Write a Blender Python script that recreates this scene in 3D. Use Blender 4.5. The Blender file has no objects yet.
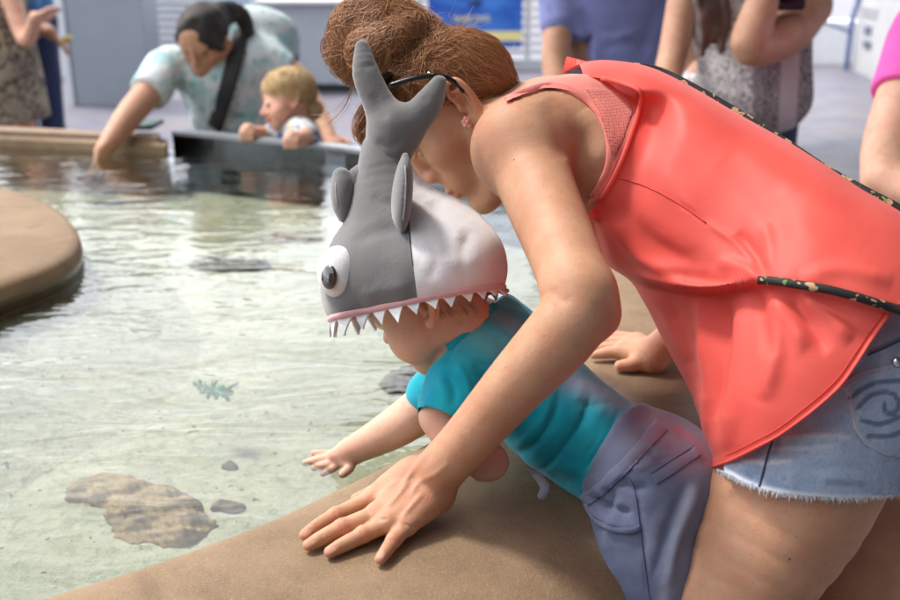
import bpy, bmesh, math, random
import numpy as np
rng = np.random.default_rng(11)
random.seed(11)
SC = bpy.context.scene
COL = SC.collection
rad = math.radians

# ------------------------------------------------------------------ camera frame
H, PITCH, FPX = 1.28, rad(18.8), 1000.0
cp, sp = math.cos(PITCH), math.sin(PITCH)
CAM = np.array([0, 0, H])
cR = np.array([1.0, 0, 0]); cU = np.array([0, sp, cp]); cF = np.array([0, cp, -sp])

def P(px, py, d):
    """point of the place seen at photo pixel (px,py), d metres along the lens axis"""
    return CAM + (px - 450) / FPX * d * cR + (300 - py) / FPX * d * cU + d * cF

def Pz(px, py, z):
    """point of the place seen at (px,py) that lies at height z"""
    k = sp + (py - 300) / FPX * cp
    return P(px, py, (H - z) / k)

def proj(v):
    q = v - CAM
    d = q @ cF
    return 450 + FPX * (q @ cR) / d, 300 - FPX * (q @ cU) / d, d

def nz(a):
    a = np.asarray(a, float)
    return a / max(np.linalg.norm(a), 1e-9)

# ------------------------------------------------------------------ implicit surfaces
def smin(a, b, k):
    h = np.maximum(k - np.abs(a - b), 0) / k
    return np.minimum(a, b) - h * h * k * .25

class SDF:
    def __init__(s): s.ops = []
    def tube(s, pts, rads, k=.01, kj=.004, flat=None, sub=False):
        pts = [np.asarray(p, float) for p in pts]
        if len(pts) > 2:
            q = curve2([np.r_[p, r] for p, r in zip(pts, rads)], 4); pts = list(q[:, :3]); rads = list(q[:, 3]); kj = 0
        m = max(rads) * (max(1, flat[1]) if flat else 1)
        lo = np.min(pts, 0) - m; hi = np.max(pts, 0) + m
        s.ops.append(('t', (pts, list(rads), kj, flat), k, sub, lo, hi)); return s
    def ball(s, c, r, k=.01, sub=False): return s.ell(c, (r, r, r), None, k, sub)
    def ell(s, c, r, ax=None, k=.01, sub=False):
        c = np.asarray(c, float); A = np.eye(3) if ax is None else np.array([nz(a) for a in ax])
        m = max(r)
        s.ops.append(('e', (c, np.array(r, float), A), k, sub, c - m, c + m)); return s
    def half(s, c, n, k=.003):
        """cut away the side the normal points to"""
        s.ops.append(('h', (np.asarray(c, float), nz(n)), k, True, np.full(3, -99.), np.full(3, 99.))); return s
    @staticmethod
    def one(op, p):
        t, a = op[0], op[1]
        if t == 'e':
            c, r, A = a
            q = (p - c) @ A.T
            k0 = np.sqrt(((q / r) ** 2).sum(1)); k1 = np.sqrt(((q / (r * r)) ** 2).sum(1))
            return np.where(k1 > 1e-9, k0 * (k0 - 1) / np.maximum(k1, 1e-9), -r.min())
        if t == 'h':
            return -((p - a[0]) @ a[1])
        pts, rads, kj, flat = a
        out = None
        for i in range(len(pts) - 1):
            A, B = pts[i], pts[i + 1]; ab = B - A
            q = p - A
            h = np.clip((q @ ab) / max(ab @ ab, 1e-12), 0, 1)
            w = q - h[:, None] * ab
            r = rads[i] + h * (rads[i + 1] - rads[i])
            if flat:
                n, f = flat; n = nz(n)
                l = w @ n
                w2 = (w * w).sum(1) - l * l + (l / f) ** 2
                d = (np.sqrt(np.maximum(w2, 0)) - r) * (min(1, f) if f < 1 else 1)
            else:
                d = np.sqrt((w * w).sum(1)) - r
            out = d if out is None else (smin(out, d, kj) if kj > 0 else np.minimum(out, d))
        return out
    def ev(s, p):
        d = np.full(len(p), 9.0)
        for op in s.ops:
            pad = op[2] + .03
            m = np.all((p >= op[4] - pad) & (p <= op[5] + pad), axis=1)
            if not m.any(): continue
            e = s.one(op, p[m])
            if op[3]: d[m] = -smin(-d[m], e, op[2])
            else: d[m] = smin(d[m], e, op[2])
        return d
    def grad(s, p, e=8e-4):
        g = np.stack([s.ev(p + np.eye(3)[i] * e) - s.ev(p - np.eye(3)[i] * e) for i in range(3)], 1)
        return g / np.maximum(np.linalg.norm(g, axis=1), 1e-9)[:, None]
    def mesh(s, vox, zs=None, lo=None, hi=None, project=1):
        add = [o for o in s.ops if not o[3]]
        L = np.min([o[4] for o in add], 0) - 3 * vox; Hh = np.max([o[5] for o in add], 0) + 3 * vox
        if lo is not None: L = np.maximum(L, lo)
        if hi is not None: Hh = np.minimum(Hh, hi)
        ax = [np.arange(L[i], Hh[i] + vox, vox) for i in range(3)]
        if zs is not None:                       # coarser below height zs
            low = np.arange(L[2], zs, vox * 4); ax[2] = np.concatenate([low, np.arange(zs, Hh[2] + vox, vox)])
        d = np.full([len(a) for a in ax], .5, np.float32)
        for op in s.ops:
            pad = op[2] + 3 * vox * (4 if zs is not None else 1)
            sl = []
            for i in range(3):
                a = np.searchsorted(ax[i], op[4][i] - pad); b = np.searchsorted(ax[i], op[5][i] + pad)
                sl.append(slice(a, b))
            if any(q.stop <= q.start for q in sl): continue
            g = np.stack(np.meshgrid(*[ax[i][sl[i]] for i in range(3)], indexing='ij'), -1)
            sh = g.shape[:3]
            e = s.one(op, g.reshape(-1, 3)).reshape(sh)
            cur = d[tuple(sl)]
            d[tuple(sl)] = -smin(-cur, e, op[2]) if op[3] else smin(cur, e, op[2])
        v, f = nets(ax, d)
        for _ in range(project):
            g = s.grad(v); e = np.clip(s.ev(v), -vox, vox)
            v = v - .9 * g * e[:, None]
        k = rng.integers(0, len(v), 400)
        if (normals(v, f)[k] * s.grad(v[k])).sum() < 0: f = f[:, ::-1].copy()
        return v, f

def nets(ax, d):
    s = d < 0
    c = np.zeros([n - 1 for n in d.shape], np.int8)
    for i in (0, 1):
        for j in (0, 1):
            for k in (0, 1):
                c += s[i:i + c.shape[0], j:j + c.shape[1], k:k + c.shape[2]]
    act = (c > 0) & (c < 8)
    I = np.argwhere(act); n = len(I)
    idx = np.full(act.shape, -1, np.int32); idx[act] = np.arange(n)
    acc = np.zeros((n, 3)); num = np.zeros(n)
    cor = [(i, j, k) for i in (0, 1) for j in (0, 1) for k in (0, 1)]
    X = lambda J: np.stack([ax[q][J[:, q]] for q in range(3)], 1)
    for a in range(8):
        for b in range(a + 1, 8):
            if sum(x != y for x, y in zip(cor[a], cor[b])) != 1: continue
            Ja, Jb = I + cor[a], I + cor[b]
            da = d[Ja[:, 0], Ja[:, 1], Ja[:, 2]]; db = d[Jb[:, 0], Jb[:, 1], Jb[:, 2]]
            m = (da < 0) != (db < 0)
            t = (da[m] / (da[m] - db[m]))[:, None]
            acc[m] += X(Ja[m]) * (1 - t) + X(Jb[m]) * t; num[m] += 1
    v = acc / num[:, None]
    F = []
    for q in range(3):
        u, w = [x for x in range(3) if x != q]
        sa = [slice(None)] * 3; sb = [slice(None)] * 3
        sa[q] = slice(0, -1); sb[q] = slice(1, None)
        A, B = s[tuple(sa)], s[tuple(sb)]
        E = np.argwhere(A != B)
        E = E[(E[:, u] > 0) & (E[:, w] > 0) & (E[:, u] < d.shape[u] - 1) & (E[:, w] < d.shape[w] - 1)]
        def cell(du, dw):
            J = E.copy(); J[:, u] += du; J[:, w] += dw
            return idx[J[:, 0], J[:, 1], J[:, 2]]
        Q = np.stack([cell(-1, -1), cell(0, -1), cell(0, 0), cell(-1, 0)], 1)
        ins = s[E[:, 0], E[:, 1], E[:, 2]]
        flip = ins if q != 1 else ~ins
        Q[~flip] = Q[~flip][:, ::-1]
        F.append(Q)
    F = np.concatenate(F); F = F[(F >= 0).all(1)]
    return v, F

def refine(v, f, S, rois):
    """split the quads inside the given balls once and press the new points onto the implicit surface"""
    c = v[f].mean(1); m = np.zeros(len(f), bool)
    for o, r in rois: m |= np.linalg.norm(c - np.asarray(o), axis=1) < r
    F = f[m]; keep = f[~m]
    E = np.concatenate([F[:, [i, (i + 1) % 4]] for i in range(4)]); Es = np.sort(E, 1)
    u, inv, cnt = np.unique(Es, axis=0, return_inverse=True, return_counts=True); inv = inv.ravel()
    n0 = len(v); mid = v[u].mean(1); cen = v[F].mean(1)
    nf = len(F); e = [n0 + inv[i * nf:(i + 1) * nf] for i in range(4)]; cc = n0 + len(u) + np.arange(nf)
    V = np.concatenate([v, mid, cen]); N = np.concatenate([np.stack([F[:, i], e[i], cc, e[i - 1]], 1) for i in range(4)])
    mv = np.concatenate([n0 + np.where(cnt == 2)[0], cc, np.setdiff1d(np.unique(F), np.unique(keep))])
    for _ in range(2):
        p = V[mv]; g = S.grad(p, 4e-4); d = np.clip(S.ev(p), -.0012, .0012); V[mv] = p - .9 * g * d[:, None]
    return V, np.concatenate([keep, N])

def normals(v, f):
    fn = np.cross(v[f[:, 2]] - v[f[:, 0]], v[f[:, 3]] - v[f[:, 1]])
    n = np.zeros_like(v)
    for i in range(4): np.add.at(n, f[:, i], fn)
    return n / np.maximum(np.linalg.norm(n, axis=1), 1e-12)[:, None]

def facing(v, n): 
    w = CAM - v
    return (n * w).sum(1) / np.linalg.norm(w, axis=1)

def smooth(v, f, it=2, lam=.5, mask=None):
    for _ in range(it):
        a = np.zeros_like(v); c = np.zeros(len(v))
        for i in range(4):
            j = (i + 1) % 4
            np.add.at(a, f[:, i], v[f[:, j]]); np.add.at(c, f[:, i], 1)
            np.add.at(a, f[:, j], v[f[:, i]]); np.add.at(c, f[:, j], 1)
        t = a / np.maximum(c, 1)[:, None] - v
        if mask is not None: t = t * mask[:, None]
        v = v + lam * t * (c > 0)[:, None]
    return v

def polydist(px, py, pts):
    """distance in pixels to a polyline, side (sign of the cross product), arc fraction"""
    best = np.full(len(px), 1e9); side = np.zeros(len(px)); arc = np.zeros(len(px))
    seg = [math.dist(pts[i], pts[i + 1]) for i in range(len(pts) - 1)]; tot = sum(seg); run = 0
    for i in range(len(pts) - 1):
        ax, ay = pts[i]; bx, by = pts[i + 1]; dx, dy = bx - ax, by - ay
        h = np.clip(((px - ax) * dx + (py - ay) * dy) / max(dx * dx + dy * dy, 1e-9), 0, 1)
        ex, ey = px - ax - h * dx, py - ay - h * dy
        dd = np.hypot(ex, ey); m = dd < best
        best[m] = dd[m]; side[m] = np.sign(dx * ey - dy * ex)[m]; arc[m] = ((run + h * seg[i]) / tot)[m]
        run += seg[i]
    return best, side, arc

def polysd(px, py, poly):
    """signed pixel distance to a closed polygon, negative inside, and its nearest border point"""
    n = len(poly); best = np.full(len(px), 1e9); nx = np.zeros(len(px)); ny = np.zeros(len(px)); ins = np.zeros(len(px), bool)
    for i in range(n):
        ax, ay = poly[i]; bx, by = poly[(i + 1) % n]; dx, dy = bx - ax, by - ay
        h = np.clip(((px - ax) * dx + (py - ay) * dy) / max(dx * dx + dy * dy, 1e-9), 0, 1)
        qx, qy = ax + h * dx, ay + h * dy
        dd = np.hypot(px - qx, py - qy); m = dd < best
        best[m] = dd[m]; nx[m] = qx[m]; ny[m] = qy[m]
        if dy != 0:
            c = ((ay > py) != (by > py)) & (px < dx * (py - ay) / dy + ax); ins ^= c
    return np.where(ins, -best, best), nx, ny

def curve2(pts, n=12):
    """Catmull-Rom through 2-D or 3-D points"""
    p = [np.asarray(q, float) for q in pts]; p = [2 * p[0] - p[1]] + p + [2 * p[-1] - p[-2]]
    out = []
    for i in range(1, len(p) - 2):
        for t in np.linspace(0, 1, n, endpoint=False):
            a, b, c, d = p[i - 1:i + 3]
            out.append(.5 * (2 * b + (c - a) * t + (2 * a - 5 * b + 4 * c - d) * t * t + (3 * b - a - 3 * c + d) * t ** 3))
    out.append(p[-2]); return np.array(out)

def stroke(v, f, pts, width, amp, n=None, taper=True, dr=None):
    """carve a fold, crease or vein along a line on the side seen from (px,py)"""
    if n is None: n = normals(v, f)
    px, py, d = proj(v)
    c = [tuple(q) for q in curve2(pts, 6)]
    dist, side, arc = polydist(px, py, c)
    w = np.exp(-(dist / width) ** 2) * (facing(v, n) > -.05)
    if taper: w = w * np.clip(np.minimum(arc, 1 - arc) * 5, 0, 1) ** .7
    if dr: w = w * ((d > dr[0]) & (d < dr[1]))
    return v + n * (w * amp)[:, None]

def wob(p, sc, seed=0, n=7):
    r = np.random.default_rng(seed); o = np.zeros(len(p))
    for _ in range(n):
        k = nz(r.normal(size=3)) * sc * r.uniform(.6, 1.7); o += np.sin(p @ k + r.uniform(0, 6.3))
    return o / n ** .5

def crumple(v, f, amp, sc, seed=0):
    return v + normals(v, f) * (amp * wob(v, sc, seed))[:, None]

def clean(v, f):
    used = np.zeros(len(v), bool); used[f.ravel()] = True
    m = np.cumsum(used) - 1
    return v[used], m[f], used

def trim(v, f, poly, near=None, keep_inside=False):
    """cut a garment along an outline (on the near or far side, or right through), with a clean edge"""
    px, py, d = proj(v)
    sd, nx, ny = polysd(px, py, poly)
    if keep_inside: sd = -sd
    n = normals(v, f); fc = facing(v, n)
    sel = np.ones(len(v), bool) if near is None else ((fc > -.02) if near else (fc < .02))
    inside = (sd < 0) & sel
    ff = f[~inside[f].all(1)]
    bd = inside & np.isin(np.arange(len(v)), ff.ravel())
    v = v.copy()
    v[bd] += ((nx - px)[bd] / FPX * d[bd])[:, None] * cR - ((ny - py)[bd] / FPX * d[bd])[:, None] * cU
    v, ff, _ = clean(v, ff)
    return v, ff

def patch(v, f, poly, off, lift=1.0, dr=None, edge=.25):
    """a cloth layer lying on part of a surface"""
    n = normals(v, f); px, py, d = proj(v)
    sd, nx, ny = polysd(px, py, poly)
    ok = facing(v, n) > -.02
    if dr: ok &= (d > dr[0]) & (d < dr[1])
    inside = (sd < 0) & ok
    ff = f[(inside[f].any(1)) & ok[f].all(1)]
    v2 = v.copy(); out = ~inside & np.isin(np.arange(len(v)), ff.ravel())
    v2[out] += ((nx - px)[out] / FPX * d[out])[:, None] * cR - ((ny - py)[out] / FPX * d[out])[:, None] * cU
    o = off * np.clip(edge + (1 - edge) * np.minimum(-sd, 6) / 3, edge, 1)
    v2 = v2 + n * o[:, None]
    v2, ff, used = clean(v2, ff)
    return v2, ff

def biggest(v, f):
    lab = np.arange(len(v))
    while True:
        m = lab[f].min(1); new = lab.copy()
        for i in range(4): np.minimum.at(new, f[:, i], m)
        if (new == lab).all(): break
        lab = new
    u, c = np.unique(lab[f[:, 0]], return_counts=True)
    v, f, _ = clean(v, f[lab[f[:, 0]] == u[c.argmax()]]); return v, f

class Surf:
    """finds where a line of sight meets a built surface"""
    def __init__(s, v, f=None):
        s.px, s.py, s.d = proj(v); s.v = v
    def at(s, x, y, r=5, lift=.002):
        m = np.hypot(s.px - x, s.py - y)
        k = m < r
        if not k.any(): k = m < m.min() + 3
        dm = s.d[k].min(); q = k & (s.d < dm + .03)
        w = np.exp(-(m[q] / 3) ** 2) + 1e-9
        return P(x, y, (s.d[q] * w).sum() / w.sum() - lift)
    def line(s, pts, n=8, r=5, lift=.002): return [s.at(q[0], q[1], r, lift) for q in curve2(pts, n)]

# ------------------------------------------------------------------ objects
def link(name, v, f, mat, parent=None, attrs=None, sm=True, tri=None):
    me = bpy.data.meshes.new(name)
    v = np.asarray(v, float)
    if isinstance(f, np.ndarray):
        me.vertices.add(len(v)); me.vertices.foreach_set('co', v.ravel())
        k = f.shape[1]; me.loops.add(f.size); me.loops.foreach_set('vertex_index', f.ravel().astype(np.int32))
        me.polygons.add(len(f)); me.polygons.foreach_set('loop_start', np.arange(0, f.size, k, dtype=np.int32))
        me.update(calc_edges=True); me.validate()
    else:
        me.from_pydata(v.tolist(), [], [list(q) for q in f]); me.update()
    if sm: me.polygons.foreach_set('use_smooth', np.ones(len(me.polygons), bool))
    for a, val in (attrs or {}).items():
        if np.ndim(val) == 2:
            at = me.attributes.new(a, 'FLOAT_COLOR', 'POINT'); at.data.foreach_set('color', np.c_[val, np.ones(len(val))].astype(np.float32).ravel())
        else:
            at = me.attributes.new(a, 'FLOAT', 'POINT'); at.data.foreach_set('value', np.asarray(val, np.float32))
    if mat: me.materials.append(mat)
    o = bpy.data.objects.new(name, me); COL.objects.link(o)
    if parent is not None: child(o, parent)
    return o

def child(o, parent):
    o.parent = parent
    m = parent
    loc = np.array(parent.location)
    while m.parent: m = m.parent; loc = loc + np.array(m.location)
    if o.type == 'MESH' or o.type == 'FONT': o.location = [a - b for a, b in zip(o.location, loc)]

def thing(name, label, cat, loc=(0, 0, 0), group=None):
    o = bpy.data.objects.new(name, None); COL.objects.link(o); o.location = loc; o.empty_display_size = .1
    o['label'] = label; o['category'] = cat; o['kind'] = 'thing'
    if group: o['group'] = group
    return o

def tag(o, label, cat, group=None, kind='thing'):
    o['label'] = label; o['category'] = cat
    if group: o['group'] = group
    if kind: o['kind'] = kind
    return o

def setting(o, label=None):
    o['kind'] = 'structure'
    if label: o['label'] = label; 
    return o

class MB:
    """collects boxes, tubes and prisms into one mesh"""
    def __init__(s): s.v = []; s.f = []
    def add(s, v, f):
        b = len(s.v); s.v += [tuple(map(float, q)) for q in v]; s.f += [tuple(int(i) + b for i in q) for q in f]; return s
    def box(s, lo, hi, M=None, bev=0):
        lo, hi = np.array(lo, float), np.array(hi, float)
        bm = bmesh.new(); bmesh.ops.create_cube(bm, size=1)
        for q in bm.verts: q.co = [lo[i] + (q.co[i] + .5) * (hi[i] - lo[i]) for i in range(3)]
        if bev: bmesh.ops.bevel(bm, geom=list(bm.edges), offset=bev, segments=2, affect='EDGES', profile=.6)
        bm.verts.index_update()
        v = np.array([q.co[:] for q in bm.verts]); f = [[q.index for q in p.verts] for p in bm.faces]; bm.free()
        if M is not None: v = np.array([M(q) for q in v])
        return s.add(v, f)
    def tube(s, pts, rads, n=10, flat=None, cap=True):
        pts = np.array(pts, float)
        if np.isscalar(rads): rads = [rads] * len(pts)
        t = np.gradient(pts, axis=0); ref = np.array([.13, .21, .97]) if flat is None else np.asarray(flat, float)
        v = []
        for i, p in enumerate(pts):
            tt = nz(t[i]); a = nz(np.cross(tt, ref)); b = np.cross(tt, a)
            r = rads[i]; ra, rb = (r if np.ndim(r) else (r, r))
            for k in range(n):
                w = 2 * math.pi * k / n; v.append(p + a * math.cos(w) * ra + b * math.sin(w) * rb)
        f = [(i * n + k, i * n + (k + 1) % n, (i + 1) * n + (k + 1) % n, (i + 1) * n + k) for i in range(len(pts) - 1) for k in range(n)]
        if cap: f += [tuple(range(n))[::-1], tuple(range((len(pts) - 1) * n, len(pts) * n))]
        return s.add(v, f)
    def prism(s, poly, z0, z1):
        n = len(poly)
        v = [(x, y, z0) for x, y in poly] + [(x, y, z1) for x, y in poly]
        f = [tuple(range(n))[::-1], tuple(range(n, 2 * n))] + [(i, (i + 1) % n, n + (i + 1) % n, n + i) for i in range(n)]
        return s.add(v, f)
    def build(s, name, mat, parent=None, sm=False, attrs=None):
        o = link(name, np.array(s.v), s.f, mat, parent, attrs, sm)
        return o

def loft(rows, closed=True):
    """rows of points -> vertices and quads"""
    A = np.array(rows); n, m = A.shape[:2]
    v = A.reshape(-1, 3); f = []
    mm = m if closed else m - 1
    i, k = np.meshgrid(np.arange(n - 1), np.arange(mm), indexing='ij'); i = i.ravel(); k = k.ravel(); k2 = (k + 1) % m
    return v, np.stack([i * m + k, i * m + k2, (i + 1) * m + k2, (i + 1) * m + k], 1)

# ------------------------------------------------------------------ materials
class NT:
    def __init__(s, name):
        s.m = bpy.data.materials.new(name); s.m.use_nodes = True
        s.t = s.m.node_tree; s.t.nodes.clear()
        s.out = s.n('ShaderNodeOutputMaterial')
        s.co = s.n('ShaderNodeTexCoord').outputs['Object']
    def n(s, typ, ins=None, **kw):
        q = s.t.nodes.new(typ)
        for k, val in kw.items(): setattr(q, k, val)
        for k, val in (ins or {}).items(): s.set(q, k, val)
        return q
    def set(s, q, k, val):
        i = q.inputs[k]
        if hasattr(val, 'bl_idname') and hasattr(val, 'outputs'): s.t.links.new(val.outputs[0], i)
        elif isinstance(val, bpy.types.NodeSocket): s.t.links.new(val, i)
        else: i.default_value = val
    def noise(s, scale, detail=4, rough=.55, vec=None, dist=0):
        return s.n('ShaderNodeTexNoise', {'Scale': scale, 'Detail': detail, 'Roughness': rough, 'Distortion': dist, 'Vector': vec or s.co}).outputs['Fac']
    def vmul(s, xyz, vec=None):
        return s.n('ShaderNodeVectorMath', {0: vec or s.co, 1: xyz}, operation='MULTIPLY').outputs[0]
    def ramp(s, fac, a, b, smoothm=True):
        q = s.n('ShaderNodeMapRange', {'Value': fac, 'From Min': a, 'From Max': b}); q.interpolation_type = 'SMOOTHSTEP' if smoothm else 'LINEAR'
        return q.outputs[0]
    def mix(s, fac, a, b, mode='MIX'):
        q = s.n('ShaderNodeMix', data_type='RGBA', blend_type=mode)
        for k, val in ((0, fac), (6, a), (7, b)):
            if isinstance(val, (tuple, list)): val = (*val[:3], 1)
            i = q.inputs[k]
            if isinstance(val, bpy.types.NodeSocket): s.t.links.new(val, i)
            else: i.default_value = val
        return q.outputs[2]
    def math(s, op, a, b=0.0):
        return s.n('ShaderNodeMath', {0: a, 1: b}, operation=op).outputs[0]
    def attr(s, name): return s.n('ShaderNodeAttribute', attribute_name=name)
    def bump(s, h, strength=.3, dist=.002, prev=None):
        i = {'Height': h, 'Strength': strength, 'Distance': dist}
        if prev is not None: i['Normal'] = prev
        return s.n('ShaderNodeBump', i).outputs[0]
    def bsdf(s, **kw):
        q = s.n('ShaderNodeBsdfPrincipled')
        for k, val in kw.items():
            k = k.replace('_', ' ')
            if k == 'Base Color' and isinstance(val, tuple): val = (*val[:3], 1)
            s.set(q, k, val)
        s.t.links.new(q.outputs[0], s.out.inputs[0]); return q

def m_plain(name, col, rough=.6, var=.15, sc=6, bump=.15, bsc=60, metal=0.0, spec=.5):
    t = NT(name)
    c = t.mix(t.ramp(t.noise(sc, 5), .3, .7), tuple(x * (1 - var) for x in col), tuple(min(1, x * (1 + var)) for x in col))
    t.bsdf(Base_Color=c, Roughness=rough, Metallic=metal, Normal=t.bump(t.noise(bsc, 4), bump, .003), Specular_IOR_Level=spec)
    return t.m

def m_cloth(name, col, weave=900, var=.06, rough=.85, sheen=.25, crease=.25, csc=22, col2=None):
    t = NT(name)
    c = t.mix(t.ramp(t.noise(14, 4), .3, .7), tuple(x * (1 - var) for x in col), tuple(min(1, x * (1 + var)) for x in col))
    if col2: c = t.mix(t.ramp(t.noise(9, 3, dist=1.2), .42, .6), c, col2)
    b1 = t.bump(t.noise(csc, 3, .5, dist=.6), crease, .01)
    w = t.n('ShaderNodeTexWave', {'Scale': weave * .35, 'Distortion': 1.5, 'Vector': t.co}).outputs['Fac']
    b2 = t.bump(t.math('ADD', t.noise(weave, 2), t.math('MULTIPLY', w, .4)), .22, .0008, b1)
    t.bsdf(Base_Color=c, Roughness=rough, Normal=b2, Sheen_Weight=sheen, Sheen_Roughness=.4, Specular_IOR_Level=.25)
    return t.m

def m_skin(name, base, red=(.55, .17, .11), rough=.54, sss=.14, fine=True):
    t = NT(name)
    dark = tuple(x * y for x, y in zip(base, (.84, .78, .74)))
    c = t.mix(t.ramp(t.noise(24, 5, .6), .3, .72), base, dark)
    c = t.mix(t.math('MULTIPLY', t.ramp(t.noise(70, 4, .6), .45, .72), .34), c, red)
    if fine:
        fr = t.ramp(t.noise(300, 2, .5), .655, .74)
        c = t.mix(t.math('MULTIPLY', t.math('MULTIPLY', fr, t.ramp(t.noise(18, 2), .3, .55)), .72), c, tuple(x * .56 for x in base))
    c = t.mix(t.math('MULTIPLY', t.ramp(t.noise(9, 3, .6), .48, .7), .22), c, red)
    c = t.mix(t.n('ShaderNodeClamp', {0: t.attr('blush').outputs['Fac']}).outputs[0], c, red)
    c = t.mix(t.n('ShaderNodeClamp', {0: t.attr('pale').outputs['Fac']}).outputs[0], c, (.72, .47, .38))
    c = t.mix(t.ramp(t.attr('ink').outputs['Fac'], .35, .65), c, (.055, .03, .025))
    b = t.bump(t.noise(420, 3, .6), .30, .0014)
    b = t.bump(t.noise(150, 4, .6), .10, .002, b)
    b = t.bump(t.n('ShaderNodeTexVoronoi', {'Scale': 900, 'Vector': t.co}).outputs[0], .16, .0008, b)
    t.bsdf(Base_Color=c, Roughness=t.ramp(t.noise(40, 3), -.6, 2.2, False) if False else rough, Normal=b, Subsurface_Weight=sss,
           Subsurface_Radius=(1, .36, .2), Subsurface_Scale=.008, Specular_IOR_Level=.36)
    return t.m

def m_hair(name, dark, light, sc=.5, rough=.38):
    t = NT(name)
    r = t.attr('rnd').outputs['Fac']
    c = t.mix(r, dark, light)
    st = t.noise(1.0, 6, .7, t.vmul((420, 420, 60)))
    c = t.mix(t.math('MULTIPLY', t.ramp(st, .35, .7), sc), c, tuple(x * .45 for x in dark))
    t.bsdf(Base_Color=c, Roughness=rough, Normal=t.bump(st, .3, .0012), Specular_IOR_Level=.6, Anisotropic=.4)
    return t.m
# ------------------------------------------------------------------ light, camera
sc = SC
w = bpy.data.worlds.new('World'); sc.world = w; w.use_nodes = True
nt = w.node_tree; nt.nodes.clear()
sky = nt.nodes.new('ShaderNodeTexSky'); sky.sky_type = 'NISHITA'; sky.sun_disc = False
SUN_DIR = nz((-.46, .22, .86))
sky.sun_elevation = math.asin(SUN_DIR[2]); sky.sun_rotation = math.atan2(SUN_DIR[0], SUN_DIR[1])
sky.air_density = 1.0; sky.dust_density = 3.0; sky.ozone_density = .6
bg = nt.nodes.new('ShaderNodeBackground'); bg.inputs[1].default_value = .12
wo = nt.nodes.new('ShaderNodeOutputWorld'); 
# thin bright cloud over the whole sky, with a few darker gaps
tcw = nt.nodes.new('ShaderNodeTexCoord'); nzw = nt.nodes.new('ShaderNodeTexNoise'); nzw.inputs['Scale'].default_value = 2.2; nzw.inputs['Detail'].default_value = 5
nt.links.new(tcw.outputs['Generated'], nzw.inputs['Vector'])
mrw = nt.nodes.new('ShaderNodeMapRange'); mrw.inputs[1].default_value = .36; mrw.inputs[2].default_value = .6; mrw.inputs[3].default_value = .35; mrw.inputs[4].default_value = .95
nt.links.new(nzw.outputs[0], mrw.inputs[0])
mxw = nt.nodes.new('ShaderNodeMix'); mxw.data_type = 'RGBA'
# haze makes the cloud brighter toward the horizon
spw = nt.nodes.new('ShaderNodeSeparateXYZ'); nt.links.new(tcw.outputs['Generated'], spw.inputs[0])
hzw = nt.nodes.new('ShaderNodeMapRange'); hzw.inputs[1].default_value = .05; hzw.inputs[2].default_value = .55; hzw.inputs[3].default_value = 12.5; hzw.inputs[4].default_value = 8.5
nt.links.new(spw.outputs[2], hzw.inputs[0])
clw = nt.nodes.new('ShaderNodeVectorMath'); clw.operation = 'SCALE'; clw.inputs[0].default_value = (.97, .985, 1.02); nt.links.new(hzw.outputs[0], clw.inputs['Scale']); nt.links.new(clw.outputs[0], mxw.inputs[7])
nt.links.new(mrw.outputs[0], mxw.inputs[0]); nt.links.new(sky.outputs[0], mxw.inputs[6]); nt.links.new(mxw.outputs[2], bg.inputs[0]); nt.links.new(bg.outputs[0], wo.inputs[0])
sl = bpy.data.lights.new('sun', 'SUN'); sl.energy = 1.25; sl.angle = rad(10); sl.color = (1, .95, .87)
so = bpy.data.objects.new('sun', sl); COL.objects.link(so)
from mathutils import Vector, Matrix
so.rotation_euler = Vector(SUN_DIR).to_track_quat('Z', 'Y').to_euler(); so.location = (-4, 2, 8)
cd = bpy.data.cameras.new('camera'); cam = bpy.data.objects.new('camera', cd); COL.objects.link(cam)
cam.location = CAM; cam.rotation_euler = (math.pi / 2 - PITCH, 0, 0)
cd.sensor_width = 36; cd.lens = 36 * FPX / 900; cd.clip_start = .02; cd.clip_end = 400
cd.dof.use_dof = True; cd.dof.focus_distance = 1.13; cd.dof.aperture_fstop = 4.5
sc.camera = cam
sc.view_settings.view_transform = 'Standard'; sc.view_settings.look = 'None'
sc.view_settings.exposure = 1.44; sc.view_settings.gamma = 1; sc.view_settings.use_curve_mapping = False
sc.cycles.use_denoising = True
sc.cycles.max_bounces = 8; sc.cycles.transparent_max_bounces = 12
sc.cycles.caustics_reflective = False; sc.cycles.caustics_refractive = False
sc.cycles.sample_clamp_indirect = 6

RIM_Z, WATER_Z, BED_Z = .70, .648, .50

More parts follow.
